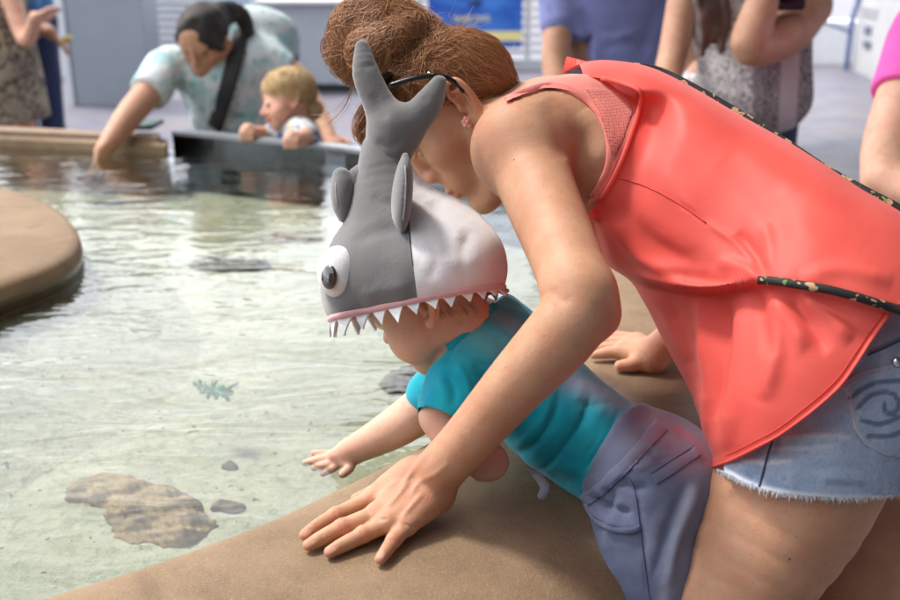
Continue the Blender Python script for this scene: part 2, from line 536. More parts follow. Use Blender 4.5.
# ------------------------------------------------------------------ materials of the setting
def m_stone(name, col, dark, grain=420, wet=False):
    t = NT(name)
    c = t.mix(t.ramp(t.noise(5, 6, .6), .32, .7), col, dark)
    c = t.mix(t.math('MULTIPLY', t.ramp(t.noise(2.3, 6, .65, None, 1.5), .52, .66), .45), c, tuple(x * .6 for x in dark))
    c = t.mix(t.math('MULTIPLY', t.ramp(t.noise(22, 5, .65), .45, .75), .35), c, tuple(x * .62 for x in dark))
    g = t.noise(grain, 3, .7)
    c = t.mix(t.math('MULTIPLY', t.ramp(g, .56, .72), .45), c, tuple(min(1, x * 1.8) for x in col))
    c = t.mix(t.math('MULTIPLY', t.ramp(g, .44, .28), .5), c, tuple(x * .4 for x in dark))
    r = t.ramp(t.noise(4, 4), .3, .7)
    rr = t.n('ShaderNodeMapRange', {'Value': r, 'To Min': .5, 'To Max': .9}).outputs[0]
    b = t.bump(t.noise(grain * .8, 4, .7), .55, .0018)
    b = t.bump(t.noise(40, 5), .25, .006, b)
    if wet:
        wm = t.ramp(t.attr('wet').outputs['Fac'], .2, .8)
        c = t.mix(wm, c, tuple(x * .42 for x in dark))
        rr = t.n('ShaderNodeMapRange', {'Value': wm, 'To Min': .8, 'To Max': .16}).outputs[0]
    t.bsdf(Base_Color=c, Roughness=rr, Normal=b, Specular_IOR_Level=.4)
    return t.m
M_RIM = m_stone('sanded_tan_concrete', (.30, .205, .125), (.22, .145, .085), wet=True)
M_FARRIM = m_stone('pale_tan_stone', (.30, .205, .13), (.21, .145, .09), 200)
M_ROCK = m_stone('rough_tan_rock', (.46, .33, .17), (.20, .13, .06), 160)
M_PEB = m_stone('dark_pebble', (.17, .13, .09), (.09, .07, .05), 200)

def m_paving():
    t = NT('lavender_brick_paving')
    v = t.vmul((1, 1, 1))
    br = t.n('ShaderNodeTexBrick', {'Vector': v, 'Color1': (.205, .205, .265, 1), 'Color2': (.14, .14, .19, 1), 'Mortar': (.055, .055, .075, 1), 'Scale': 3.6, 'Mortar Size': .03, 'Bias': 0.0, 'Brick Width': .55, 'Row Height': .27})
    c = t.mix(t.ramp(t.noise(1.6, 5), .3, .7), br.outputs[0], (.20, .175, .19))
    c = t.mix(.75, br.outputs[0], c)
    t.bsdf(Base_Color=c, Roughness=t.n('ShaderNodeMapRange', {'Value': t.noise(3, 4), 'To Min': .35, 'To Max': .75}).outputs[0], Normal=t.bump(br.outputs[1], -.35, .004))
    return t.m
g = MB(); g.add([(-60, -20, 0), (60, -20, 0), (60, 120, 0), (-60, 120, 0)], [(0, 1, 2, 3)])
setting(g.build('ground', m_paving()))

# ------------------------------------------------------------------ the pool: bed, water, rims
inner_px = [(-140, 665), (10, 597), (150, 553), (250, 517), (330, 481), (400, 447), (500, 394), (566, 345), (592, 305)]
inner = [Pz(x, y, RIM_Z - .012)[:2] for x, y in inner_px] + [np.array((.33, 2.15)), np.array((.40, 2.56))]
inner = curve2(inner, 8)
inner = np.vstack([[(-2.4, -.55), (-1.5, .12)], inner])
tan = np.gradient(inner, axis=0); tan /= np.linalg.norm(tan, axis=1)[:, None]
nor = np.c_[tan[:, 1], -tan[:, 0]]
prof = [(-.06, BED_Z - .15), (.0, BED_Z - .1), (.0, .60), (.004, .655), (.018, .683), (.045, .696), (.10, .702), (.17, .703), (.24, .698), (.30, .684), (.345, .66), (.38, .62), (.40, .56), (.405, .48), (.405, -.01), (.30, -.01)]
pc = curve2([np.array(q) for q in prof], 6)
rows = []
for p, nn in zip(inner, nor): rows.append([(p[0] + nn[0] * s, p[1] + nn[1] * s, z) for s, z in pc])
v, f = loft(rows, closed=False)
# finer along its length
Ls = np.r_[0, np.cumsum(np.linalg.norm(np.diff(inner, axis=0), axis=1))]
ls = np.arange(0, Ls[-1], .012)
R = np.array(rows); R = np.stack([[np.interp(ls, Ls, R[:, j, q]) for q in range(3)] for j in range(R.shape[1])], 1).transpose(2, 1, 0)
v, f = loft(R, closed=False); f = f[:, ::-1].copy()
if normals(v, f)[len(f) // 2 if False else np.argmax(v[:, 2])][2] < 0: f = f[:, ::-1].copy()
v = crumple(v, f, .0016, 14, 3)
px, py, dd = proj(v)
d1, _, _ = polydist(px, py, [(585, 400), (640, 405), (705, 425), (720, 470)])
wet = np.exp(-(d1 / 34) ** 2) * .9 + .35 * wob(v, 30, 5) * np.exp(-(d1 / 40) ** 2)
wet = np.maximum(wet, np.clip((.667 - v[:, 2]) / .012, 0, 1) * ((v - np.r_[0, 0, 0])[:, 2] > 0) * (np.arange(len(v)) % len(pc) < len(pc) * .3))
rim = link('pool_wall', v, f, M_RIM, None, {'wet': wet})
tag(rim, 'wide rounded tan concrete pool rim the woman leans her hand on', 'pool wall')

def m_sand():
    t = NT('pale_green_sand')
    wv = t.n('ShaderNodeVectorMath', {0: t.co, 1: t.n('ShaderNodeVectorMath', {0: t.n('ShaderNodeTexNoise', {'Scale': 9.0, 'Vector': t.co}).outputs['Color'], 1: (.05, .05, .05)}, operation='MULTIPLY').outputs[0]}, operation='ADD').outputs[0]
    c = t.mix(t.ramp(t.noise(7, 6, .65, wv), .3, .7), (.36, .365, .28), (.49, .48, .365))
    c = t.mix(t.math('MULTIPLY', t.ramp(t.noise(45, 5, .7, wv), .46, .66), .75), c, (.24, .26, .195))
    c = t.mix(t.math('MULTIPLY', t.ramp(t.noise(26, 3, .6, wv), .58, .7), .35), c, (.38, .30, .18))
    g = t.noise(260, 3, .7, wv)
    c = t.mix(t.math('MULTIPLY', t.ramp(g, .57, .7), .5), c, (.58, .56, .46))
    c = t.mix(t.math('MULTIPLY', t.ramp(g, .42, .3), .55), c, (.14, .15, .11))
    c = t.mix(t.math('MULTIPLY', t.ramp(t.noise(60, 2, .5, wv), .66, .73), .85), c, (.07, .07, .05))
    t.bsdf(Base_Color=c, Roughness=.95, Normal=t.bump(t.noise(30, 6, .7, wv), .6, .012))
    return t.m
bed = np.vstack([inner + nor * .03])
pl = [tuple(q) for q in bed] + [(-.86, 3.62), (-6, 4.1), (-6, -.6)]
c0 = np.array(pl); 
g = MB(); g.add([(x, y, BED_Z) for x, y in pl], [tuple(range(len(pl)))])
setting(g.build('pool_bed', m_sand()))

def m_water():
    t = NT('clear_water')
    h1 = t.noise(1.0, 3, .5, t.vmul((4.2, 9.5, 1)), .8); h2 = t.noise(1.0, 2, .5, t.vmul((14, 26, 1)), .6)
    b = t.bump(t.math('ADD', h1, t.math('MULTIPLY', h2, .22)), .40, .0155)
    tr = t.n('ShaderNodeBsdfTransparent', {'Color': (.92, .96, .925, 1)})
    gl = t.n('ShaderNodeBsdfGlossy', {'Roughness': .015, 'Normal': b, 'Color': (1, 1, 1, 1)})
    fr = t.n('ShaderNodeFresnel', {'IOR': 1.46, 'Normal': b})
    mx = t.n('ShaderNodeMixShader', {0: fr.outputs[0]}); t.t.links.new(tr.outputs[0], mx.inputs[1]); t.t.links.new(gl.outputs[0], mx.inputs[2])
    t.t.links.new(mx.outputs[0], t.out.inputs[0]); return t.m
g = MB(); g.add([(x, y, WATER_Z) for x, y in pl], [tuple(range(len(pl)))])
setting(g.build('water', m_water()))

# island on the left
isl = [Pz(x, y, RIM_Z)[:2] for x, y in [(-60, 176), (-20, 181), (20, 190), (55, 205), (76, 224), (81, 240), (70, 256), (40, 271), (0, 285), (-50, 303), (-120, 325)]]
isl = list(curve2(isl, 5)) + [np.array((-2.6, 1.5)), np.array((-3.4, 2.0)), np.array((-3.2, 2.6))]
isl = np.array(isl); cen = isl.mean(0)
rows = []
for s, z in [(.0, RIM_Z + .006), (.5, RIM_Z + .005), (.9, RIM_Z + .002), (.965, RIM_Z - .002), (.985, RIM_Z - .010), (.996, RIM_Z - .024), (1, RIM_Z - .038), (.992, RIM_Z - .046), (.985, RIM_Z - .05), (.975, WATER_Z - .01), (.97, WATER_Z - .014), (.90, WATER_Z - .04)]:
    rows.append([(cen[0] + (x - cen[0]) * s, cen[1] + (y - cen[1]) * s, z) for x, y in isl])
v, f = loft(rows)
if normals(v, f)[len(isl) * 2][2] < 0: f = f[:, ::-1].copy()
isd = link('pool_island', v, f, M_RIM, None, {'wet': np.clip((RIM_Z - .030 - v[:, 2]) / .008, 0, 1) * (v[:, 2] > WATER_Z - .012)})
tag(isd, 'flat tan concrete island with rounded end standing in the pool at left', 'pool island')

rows = []
for s, z in [(.86, WATER_Z - .012), (.955, WATER_Z - .016), (1.0, WATER_Z - .03), (1.12, WATER_Z - .05), (1.4, WATER_Z - .095), (1.95, BED_Z - .004)]:
    rows.append([(cen[0] + (x - cen[0]) * s, cen[1] + (y - cen[1]) * s, z) for x, y in isl])
v, f = loft(rows)
if normals(v, f)[len(isl) * 2][2] < 0: f = f[:, ::-1].copy()
setting(link('added_sand_slope', v, f, bpy.data.materials['pale_green_sand']))  # slope added to brighten the dark bed around the island

# far rim of stone, then the clear acrylic wall
A = Pz(165, 131, RIM_Z)[:2]
st = [(-6.2, 4.15), tuple(Pz(0, 132, RIM_Z)[:2]), tuple(Pz(165, 139, RIM_Z)[:2]), tuple(Pz(167, 132, RIM_Z)[:2]), tuple(Pz(0, 125, RIM_Z)[:2]), (-6.2, 4.4)]
bm = bmesh.new()
vs = [bm.verts.new((x, y, 0)) for x, y in st]; fc = bm.faces.new(vs)
ex = bmesh.ops.extrude_face_region(bm, geom=[fc])
for q in ex['geom']:
    if isinstance(q, bmesh.types.BMVert): q.co.z = RIM_Z
bmesh.ops.recalc_face_normals(bm, faces=bm.faces)
bmesh.ops.bevel(bm, geom=[e for e in bm.edges if min(q.co.z for q in e.verts) > .5], offset=.025, segments=3, affect='EDGES')
me = bpy.data.meshes.new('far_rim'); bm.to_mesh(me); bm.free(); me.materials.append(M_FARRIM)
fr = bpy.data.objects.new('pool_wall', me); COL.objects.link(fr)
tag(fr, 'low pale tan stone wall edging the far side of the pool', 'pool wall')
mt = MB(); a0, a1 = Pz(124, 125, RIM_Z), Pz(163, 124, RIM_Z)
mt.box((a0[0], a0[1] - .12, RIM_Z), (a1[0], a1[1] + .02, RIM_Z + .018), bev=.004)
tag(mt.build('mat', m_plain('dark_green_rubber', (.06, .11, .11), .6)), 'dark green rubber mat lying on the far stone pool wall', 'mat')

def m_acrylic():
    t = NT('acrylic')
    tr = t.n('ShaderNodeBsdfTransparent', {'Color': (.42, .46, .48, 1)}); gl = t.n('ShaderNodeBsdfGlossy', {'Roughness': .04})
    fr = t.n('ShaderNodeFresnel', {'IOR': 1.49})
    mx = t.n('ShaderNodeMixShader', {0: fr.outputs[0]}); t.t.links.new(tr.outputs[0], mx.inputs[1]); t.t.links.new(gl.outputs[0], mx.inputs[2])
    t.t.links.new(mx.outputs[0], t.out.inputs[0]); return t.m
aq = [Pz(172, 133, RIM_Z), Pz(345, 150, RIM_Z), np.array((.44, 2.62, RIM_Z))]
cw = thing('acrylic_wall', 'clear acrylic pool wall with steel edging that the toddler grips', 'pool wall', (*aq[1][:2], 0))
def strip(name, o0, o1, z0, z1, mat):
    m = MB()
    for i in (0, 1):
        d = nz(aq[i + 1] - aq[i]); n = np.array((d[1], -d[0], 0)) * -1
        q = [aq[i] + n * o0, aq[i + 1] + n * o0, aq[i + 1] + n * o1, aq[i] + n * o1]
        m.prism([(x[0], x[1]) for x in q], z0, z1)
    return m.build(name, mat, cw)
strip('panel', 0, .045, BED_Z - .03, RIM_Z - .004, m_acrylic())
M_STEEL = m_plain('brushed_steel', (.42, .44, .48), .35, .08, metal=.8)
strip('top_rail', -.004, .055, RIM_Z - .004, RIM_Z + .008, m_plain('grey_edge', (.24, .26, .29), .35, .1))
strip('base', -.01, .30, -.01, BED_Z - .03, m_plain('dark_base', (.11, .12, .12), .6))

# stones and weed in the water
def rock(name, px, py, rx, ry, rz, mat, label, seed, z=BED_Z, amp=.25, pts=5):
    c = Pz(px, py, z); S = SDF(); r = np.random.default_rng(seed)
    S.ell(c, (rx, ry, rz), k=.02)
    for _ in range(pts):
        a = r.uniform(0, 6.28); S.ell(c + np.array((math.cos(a) * rx * .8, math.sin(a) * ry * .8, -rz * r.uniform(.1, .5))), (rx * r.uniform(.3, .6), ry * r.uniform(.3, .6), rz * r.uniform(.5, .9)), k=.012)
    v, f = S.mesh(max(rx / 28, .0025), project=0)
    v = crumple(v, f, rz * amp, 2.2 / rz, seed); v = crumple(v, f, rz * amp * .35, 6 / rz, seed + 1)
    return tag(link(name, v, f, mat, None, {'wet': np.zeros(len(v))}), label, name, 'pebbles on the sand' if name == 'pebble' else 'rocks under the water')
def big_rock():
    S = SDF(); r = np.random.default_rng(5)
    for x, y, a, b in [(88, 496, .028, .012), (112, 498, .036, .022), (136, 503, .042, .03), (160, 512, .046, .03), (182, 524, .044, .026), (152, 526, .05, .026), (176, 538, .036, .02), (205, 526, .022, .014), (140, 534, .036, .016), (130, 516, .034, .02), (196, 536, .024, .014)]:
        S.ell(Pz(x, y, BED_Z), (a, a * .8, b * 1.5), k=.010)
    v, f = S.mesh(.003, project=0)
    v = crumple(v, f, .0055, 55, 4); v = crumple(v, f, .0035, 140, 5); v = crumple(v, f, .0016, 380, 6)
    tag(link('rock', v, f, M_ROCK, None, {'wet': np.zeros(len(v))}), 'large jagged tan rock on the sand beside the near rim', 'rock', 'rocks under the water')
big_rock()
rock('pebble', 226, 509, .018, .013, .010, M_PEB, 'oval dark pebble on the sand closest to the near rim', 3)
rock('pebble', 231, 468, .011, .008, .006, M_PEB, 'small dark pebble on the sand beyond the oval one', 8)
M_DROCK = m_stone('dark_wet_rock', (.13, .12, .08), (.06, .06, .04), 120)
rock('rock', 232, 268, .105, .035, .028, M_DROCK, 'low dark flat rock under the water in mid pool', 9, amp=.2)
rock('rock', 292, 240, .10, .04, .022, m_stone('olive_rock', (.30, .26, .18), (.20, .17, .11), 120), 'brown olive rock under the water toward the acrylic wall', 12, amp=.2)
rock('rock', 408, 384, .055, .045, .03, m_stone('striped_rock', (.24, .17, .10), (.10, .075, .05), 120), 'brown streaked rock under water below the boy\'s chin', 15, amp=.3)
weed = MB(); wr = np.random.default_rng(2)
c = Pz(216, 393, BED_Z + .10)
for k in range(16):
    a = wr.uniform(0, 6.28); l = wr.uniform(.012, .034)
    p0 = c + np.array((wr.uniform(-.012, .012), wr.uniform(-.012, .012), 0)); dx = np.array((math.cos(a), math.sin(a) * .9, wr.uniform(-.1, .6)))
    q = [p0, p0 + dx * l * .5 + (0, 0, .003), p0 + dx * l]
    weed.tube(curve2(q, 4), [(.0012, .0022)] * 9, 5)
    for j in range(4):
        e = q[0] + (q[2] - q[0]) * wr.uniform(.3, 1); dv = nz(wr.normal(size=3)) * .007
        weed.tube([e, e + dv, e + dv * 1.7], [(.0008, .002), (.0012, .0042), (.0004, .001)], 5)
tag(weed.build('seaweed', m_plain('green_weed', (.05, .42, .20), .5, .3)), 'small sprig of bright green seaweed floating in the shallow water', 'seaweed')

# ------------------------------------------------------------------ buildings and furniture behind
def ground_pt(px, py): return Pz(px, py, 0)
M_GREY = m_plain('grey_blue_panel', (.22, .25, .29), .6, .05, 2)
M_PALE = m_plain('pale_paint', (.52, .545, .59), .55, .05, 2)
M_WHITE = m_plain('white_paint', (.60, .60, .60), .6, .04, 2)
a, b = ground_pt(76, 106), ground_pt(157, 103)
pt = thing('partition', 'tall plain grey blue partition standing behind the bending woman', 'partition', ((a[0] + b[0]) / 2, a[1], 0))
m = MB(); m.box((a[0], a[1], 0), (b[0], a[1] + .5, 2.6), bev=.01); m.build('panel', M_GREY, pt)
m = MB(); m.box((a[0] - .07, a[1] - .02, 0), (a[0] - .003, a[1] + .52, 2.6), bev=.006); m.build('edge_post', M_PALE, pt)
# white wall far left
a = ground_pt(30, 77); b = ground_pt(80, 75)
m = MB(); m.box((a[0] - 5, a[1], 0), (b[0] + .6, a[1] + .25, 2.6)); tag(m.build('wall', M_WHITE), 'white wall behind the pair standing at far left', 'wall')
# slatted shutter
sx0, sx1 = P(150, 20, 14)[0], P(262, 20, 14)[0]; sy = P(150, 20, 14)[1]
lv = thing('slatted_screen', 'white slatted screen between the grey partition and the kiosk', 'screen', ((sx0 + sx1) / 2, sy, 0))
m = MB()
for k in range(26): m.box((sx0, sy, .1 + k * .1), (sx1, sy + .05, .17 + k * .1))
m.build('slats', M_PALE, lv)
m = MB(); m.box((sx0, sy + .07, 0), (sx1, sy + .1, 2.75)); m.build('back_board', m_plain('shade_grey', (.5, .54, .6), .6, .05), lv)
# kiosk counter
a = ground_pt(262, 93); b = ground_pt(336, 96); dk = 1.3
kk = thing('kiosk', 'low grey kiosk counter with white top behind the blond toddler', 'kiosk', ((a[0] + b[0]) / 2, a[1], 0))
m = MB(); m.box((a[0], a[1], .09), (b[0], a[1] + dk, .86), bev=.008); m.build('body', m_plain('kiosk_grey', (.40, .43, .48), .5, .05), kk)
m = MB(); m.box((b[0] + .003, a[1] - .01, .09), (b[0] + .16, a[1] + dk, .86), bev=.006); m.build('side_panel', M_WHITE, kk)
m = MB(); m.box((a[0] - .06, a[1] - .08, .862), (b[0] + .24, a[1] + dk + .05, .90), bev=.01); m.build('counter_top', M_WHITE, kk)
m = MB(); m.box((a[0] + .05, a[1] + .05, 0), (b[0] + .12, a[1] + dk, .088)); m.build('plinth', m_plain('black_plinth', (.03, .03, .035), .6), kk)
# stacked blue things by the kiosk
m = MB()
q = P(246, 8, 11.2)
for k, (dx, z, wdt) in enumerate([(-.1, .55, .3), (.12, .62, .22), (-.05, .85, .34)]): m.box((q[0] + dx - wdt / 2, q[1], z), (q[0] + dx + wdt / 2, q[1] + .3, z + .2), bev=.02)
m.box((q[0] - .22, q[1] + .02, 0), (q[0] + .22, q[1] + .32, .548), bev=.02)
tag(m.build('display_stand', m_plain('blue_white_display', (.25, .42, .72), .5, .6, 9)), 'blue and white display stand beside the kiosk counter', 'display stand')
# white railing with louvres and the banner
ry = P(470, 30, 12)[1]
def X(px): return P(px, 30, 12)[0]
rl = thing('railing', 'white metal railing of horizontal bars behind the blue banner', 'railing', (X(470), ry, 0))
m = MB()
for k in range(12): m.box((X(345), ry + .03, .20 + k * .1), (X(640), ry + .06, .245 + k * .1))
m.build('bars', M_WHITE, rl)
for px_ in (350, 420, 528, 600):
    m = MB(); m.box((X(px_) - .03, ry + .065, 0), (X(px_) + .03, ry + .12, 1.5)); m.build('post', M_WHITE, rl)
m = MB(); m.box((X(345), ry + .02, 0), (X(640), ry + .12, .14), bev=.01); m.build('kerb', M_PALE, rl)
def m_banner():
    t = NT('blue_banner')
    c = t.mix(t.ramp(t.noise(1.0, 4, .6, t.vmul((3, 3, 8))), .35, .7), (.015, .085, .42), (.05, .20, .62))
    t.bsdf(Base_Color=c, Roughness=.45); return t.m
zt, zb = P(470, -22, 12)[2], P(470, 48, 12)[2]
bn = thing('banner', 'blue banner with yellow lettering and yellow stripe on the white railing', 'banner', (X(474), ry, 0))
m = MB(); m.box((X(428), ry - .012, zb), (X(522), ry, zt)); m.build('sheet', m_banner(), bn)
m = MB(); z1, z2 = P(470, 31, 12)[2], P(470, 41, 12)[2]; m.box((X(428) - .002, ry - .017, z2), (X(522) + .002, ry - .0125, z1)); m.build('stripe', m_plain('yellow_print', (.80, .72, .30), .5, .05), bn)
def text(name, s, loc, size, mat, parent, rot=(math.pi / 2, 0, 0), ext=.002, sx=1):
    cu = bpy.data.curves.new(name, 'FONT'); cu.body = s; cu.size = size; cu.extrude = ext; cu.align_x = 'CENTER'; cu.align_y = 'CENTER'; cu.offset = size * .018
    o = bpy.data.objects.new(name, cu); COL.objects.link(o); o.location = loc; o.rotation_euler = rot; o.scale.x = sx
    cu.materials.append(mat)
    bpy.context.view_layer.update()
    me = bpy.data.meshes.new_from_object(o.evaluated_get(bpy.context.evaluated_depsgraph_get())); me.transform(o.matrix_world); bpy.data.objects.remove(o)
    o = bpy.data.objects.new(name, me); COL.objects.link(o)
    if parent: child(o, parent)
    return o
text('lettering', 'SHARK DAYS', (X(471.5), ry - .016, P(470, 18.5, 12)[2]), .098, m_plain('pale_yellow_print', (.82, .76, .45), .5, .03), bn, sx=.75)
m = MB()
for k in range(7): m.box((X(464.5 + k * 2), ry - .015, P(0, 28, 12)[2]), (X(465.9 + k * 2), ry - .0125, P(0, 25, 12)[2]))
m.build('small_print', M_PALE, bn)
m = MB(); q = P(475, 3, 12)
S = SDF(); S.ell((q[0], ry - .014, q[2]), (.10, .006, .028), k=.01); S.ell((q[0] + .03, ry - .014, q[2] + .03), (.03, .006, .035), k=.01)
v, f = S.mesh(.006); link('dark_print', v, f, m_plain('dark_blue_print', (.01, .04, .12), .5), bn)
# white wall right with dark plaques
wa, wb = ground_pt(852, 70), ground_pt(905, 93)
dr = nz(np.r_[(wb - wa)[:2], 0]); nn = np.array((dr[1], -dr[0], 0))
if nn @ (CAM - wa) < 0: nn = -nn
wl = thing('wall', 'white rendered wall at right with two dark plaques', 'wall', tuple(wa))
def wbox(name, s0, s1, z0, z1, o0, o1, mat, par):
    m = MB(); q = [wa + dr * s0 + nn * o0, wa + dr * s1 + nn * o0, wa + dr * s1 + nn * o1, wa + dr * s0 + nn * o1]
    m.prism([(x[0], x[1]) for x in q], z0, z1); return m.build(name, mat, par)
wbox('render', -.0, 9, 0, 3.0, -.3, 0, m_plain('white_render', (.44, .44, .45), .7, .06, 3), wl)
M_PLQ = m_plain('dark_plaque', (.10, .11, .16), .5)
def on_wall(px_, py_):
    r = P(px_, py_, 1) - CAM; t_ = ((wa - CAM) @ nn) / (r @ nn); q = CAM + r * t_; return (q - wa) @ dr, q[2]
for x0, y0, x1, y1 in [(862, 8, 879, 11.5), (863, 14, 877, 17.5), (866, 25, 871, 35), (865, 40, 871, 49)]:
    s0, z1_ = on_wall(x0, y0); s1, z0_ = on_wall(x1, y1); wbox('plaque', s0, s1, z0_, z1_, .003, .02, M_PLQ, wl)
# bright planter and blue post beyond
q = ground_pt(845, 70)
m = MB(); m.box((q[0] - 3.4, q[1] + .5, 0), (q[0] + .4, q[1] + 1.0, .55), bev=.02); tag(m.build('planter', m_plain('white_planter', (.82, .83, .84), .6, .04)), 'low white planter wall behind the woman with the lace top', 'planter')
q = ground_pt(846, 70); bs = thing('post', 'slim slanting blue post near the corner of the white wall', 'post', tuple(q))
m = MB(); m.tube([q, q + (.0, 0, .6), q + (.10, 0, 1.1)], [.03, .03, .03], 10); m.build('pole', m_plain('blue_post', (.08, .13, .30), .5), bs)
m = MB(); m.tube([q + (-.0, -.02, .45), q + (-.5, -.02, .62)], [.02, .02], 8); m.build('arm', m_plain('blue_arm', (.12, .18, .36), .5), bs)

# out-of-view roof and back wall added to shade the near side, open at left
rf = thing('shade_roof', 'unseen flat roof with added back wall to shade the near pool side', 'roof', (5, 3, 0))
m = MB(); m.box((-.8, -5, 4.3), (14, 8.5, 4.45)); m.build('deck', m_plain('roof_boards', (.30, .31, .27), .8, .1, 3), rf)
for k in range(7): m = MB(); m.box((-.8, -4.8 + k * 2.1, 4.08), (14, -4.65 + k * 2.1, 4.297)); m.build('beam', m_plain('roof_beam', (.22, .22, .19), .8, .1, 3), rf)
m = MB(); m.box((-9, -3.2, 0), (14, -2.95, 4.3)); m.build('shade_wall', m_plain('grey_wall', (.22, .21, .20), .8, .1, 2), rf)  # wall behind the camera, added to darken surfaces that face it
for x_, y_ in ((12.8, -4.7), (12.8, 7.9), (-.7, -4.7), (5.6, 7.9)): m = MB(); m.box((x_ - .1, y_ - .1, 0), (x_ + .1, y_ + .1, 4.08), bev=.01); m.build('post', M_PALE, rf)
# ------------------------------------------------------------------ heads
class Frame:
    """x to the person's left, y forward, z up"""
    def __init__(s, O, F, U, sc=1.0):
        s.O = np.asarray(O, float); s.F = nz(F); s.U = nz(np.asarray(U, float) - (np.asarray(U, float) @ s.F) * s.F); s.L = np.cross(s.U, s.F); s.s = sc
    def __call__(s, x, y, z): return s.O + s.s * (x * s.L + y * s.F + z * s.U)
    @property
    def ax(s): return (s.L, s.F, s.U)

def profile_frame(px, py, d, fdir, yaw=0, sc=1.0, roll=0, left=True):
    """a head seen from its left; fdir is the facing direction in the picture (right, down), yaw turns it away"""
    O = P(px, py, d); L = nz(CAM - O)
    if not left: L = -L
    F = fdir[0] * cR - fdir[1] * cU; F = nz(F - (F @ L) * L); U = np.cross(F, L)
    F2 = F * math.cos(yaw) - L * math.sin(yaw); L2 = L * math.cos(yaw) + F * math.sin(yaw)
    U2 = U * math.cos(roll) + L2 * math.sin(roll)
    return Frame(O, F2, U2, sc)

def head_sdf(S, h, cran=((0, -.008, .04), (.073, .088, .082)), baby=False, ears=True, ex=None):
    s = h.s; a = h.ax; E = lambda c, r, k=.012, sub=False: S.ell(h(*c), np.array(r) * s, a, k * s, sub)
    T = lambda pts, r, k=.008, sub=False: S.tube([h(*p) for p in pts], [x * s for x in r], k * s, sub=sub)
    E(cran[0], cran[1])
    if baby:
        E((0, .028, -.016), (.062, .052, .062), .02)
        for x in (-1, 1): E((x * .036, .044, -.034), (.026, .027, .028), .015)
        E((0, .050, -.068), (.026, .022, .018), .02)
        for x in (-1, 1):
            E((x * .029, .086, .0), (.013, .012, .011), .010, True)
            E((x * .028, .072, .0), (.012, .011, .010), .003)
        T([(0, .076, .004), (0, .088, -.016), (0, .093, -.022)], [.006, .0085, .008], .010)
        for x in (-1, 1): E((x * .0085, .084, -.025), (.006, .006, .005), .005)
        E((0, .081, -.043), (.016, .007, .0055), .005); E((0, .078, -.050), (.014, .007, .006), .005)
        T([(-.016, .088, -.0465), (.016, .088, -.0465)], [.0022, .0022], .002, True)
    else:
        E((0, .030, -.012), (.060, .054, .072), .02)
        for x in (-1, 1):
            T([(x * .052, -.004, -.040), (x * .044, .018, -.072), (x * .014, .068, -.100)], [.022, .020, .014], .02)
            E((x * .042, .050, -.018), (.022, .022, .020), .02)
            E((x * .030, .074, .034), (.022, .012, .009), .014)
            E((x * .034, .091, .012), (.012, .010, .010), .010, True)
            E((x * .031, .073, .012), (.0128, .0120, .0115), .002)
            T([(x * .020, .083, .0165), (x * .031, .0865, .0205), (x * .043, .078, .015)], [.0028, .0032, .0026], .003)
            T([(x * .020, .082, .006), (x * .031, .0845, .0035), (x * .043, .077, .008)], [.0024, .0028, .0022], .003)
            E((x * .011, .091, -.028), (.0070, .0090, .0068), .005)
            E((x * .0065, .0965, -.0365), (.003, .004, .003), .002, True)
        E((0, .062, .062), (.052, .026, .034), .03)
        T([(0, .080, .030), (0, .091, -.004), (0, .0985, -.023)], [.0105, .0092, .0088], .012)
        E((0, .074, -.056), (.030, .022, .022), .02)
        E((0, .0935, -.0545), (.020, .0075, .0058), .004); E((0, .0915, -.0655), (.0175, .0078, .0066), .004)
        T([(-.022, .099, -.0600), (0, .103, -.0600), (.022, .099, -.0600)], [.0022, .0026, .0022], .002, True)
        E((0, .082, -.096), (.019, .016, .015), .016)
    if ears:
        for x in (-1, 1):
            q = 1.0; ex = ex or (cran[1][0] * 1.01 if not baby else .058)
            f_ = h.F * .95 + h.U * .22 + h.L * x * -.35; u_ = h.U * .96 - h.F * .28
            la = nz(np.cross(u_, f_)); ea = (la, nz(f_), nz(u_))
            c = np.array((x * (ex + .006), -.010, -.002))
            e_ = lambda a_, b_, o_: h(c[0], c[1], c[2]) + s * (f_ * a_ * q + u_ * b_ * q + la * x * o_)
            if (la @ h.L) * 1 < 0: la = -la
            e_ = lambda a_, b_, o_: h(c[0], c[1], c[2]) + s * (nz(f_) * a_ * q + nz(u_) * b_ * q + la * x * o_)
            S.ell(e_(0, 0, -.003), np.array((.005, .0135 * q, .024 * q)) * s, ea, .006 * s)
            S.tube([e_(.010, .004, .000), e_(.011, .016, .003), e_(.004, .0255, .005), e_(-.008, .0235, .007), e_(-.0135, .012, .008), e_(-.0135, -.002, .0075), e_(-.0095, -.014, .005), e_(-.003, -.022, .002)], [.0028 * s, .0032 * s, .0035 * s, .0036 * s, .0034 * s, .0032 * s, .0034 * s, .0048 * s], .0025 * s)
            S.tube([e_(.004, .015, .002), e_(-.005, .010, .0035), e_(-.0075, 0, .0035), e_(-.005, -.010, .003)], [.0026 * s] * 4, .002 * s)
            S.ell(e_(.002, -.001, .002), np.array((.0055, .0058 * q, .0085 * q)) * s, ea, .003 * s, True)
            S.ell(e_(.0095, -.005, .001), np.array((.004, .0036, .006)) * s, ea, .003 * s)
            S.ell(e_(.002, -.0235, .001), np.array((.0042, .0068 * q, .0070 * q)) * s, ea, .004 * s)

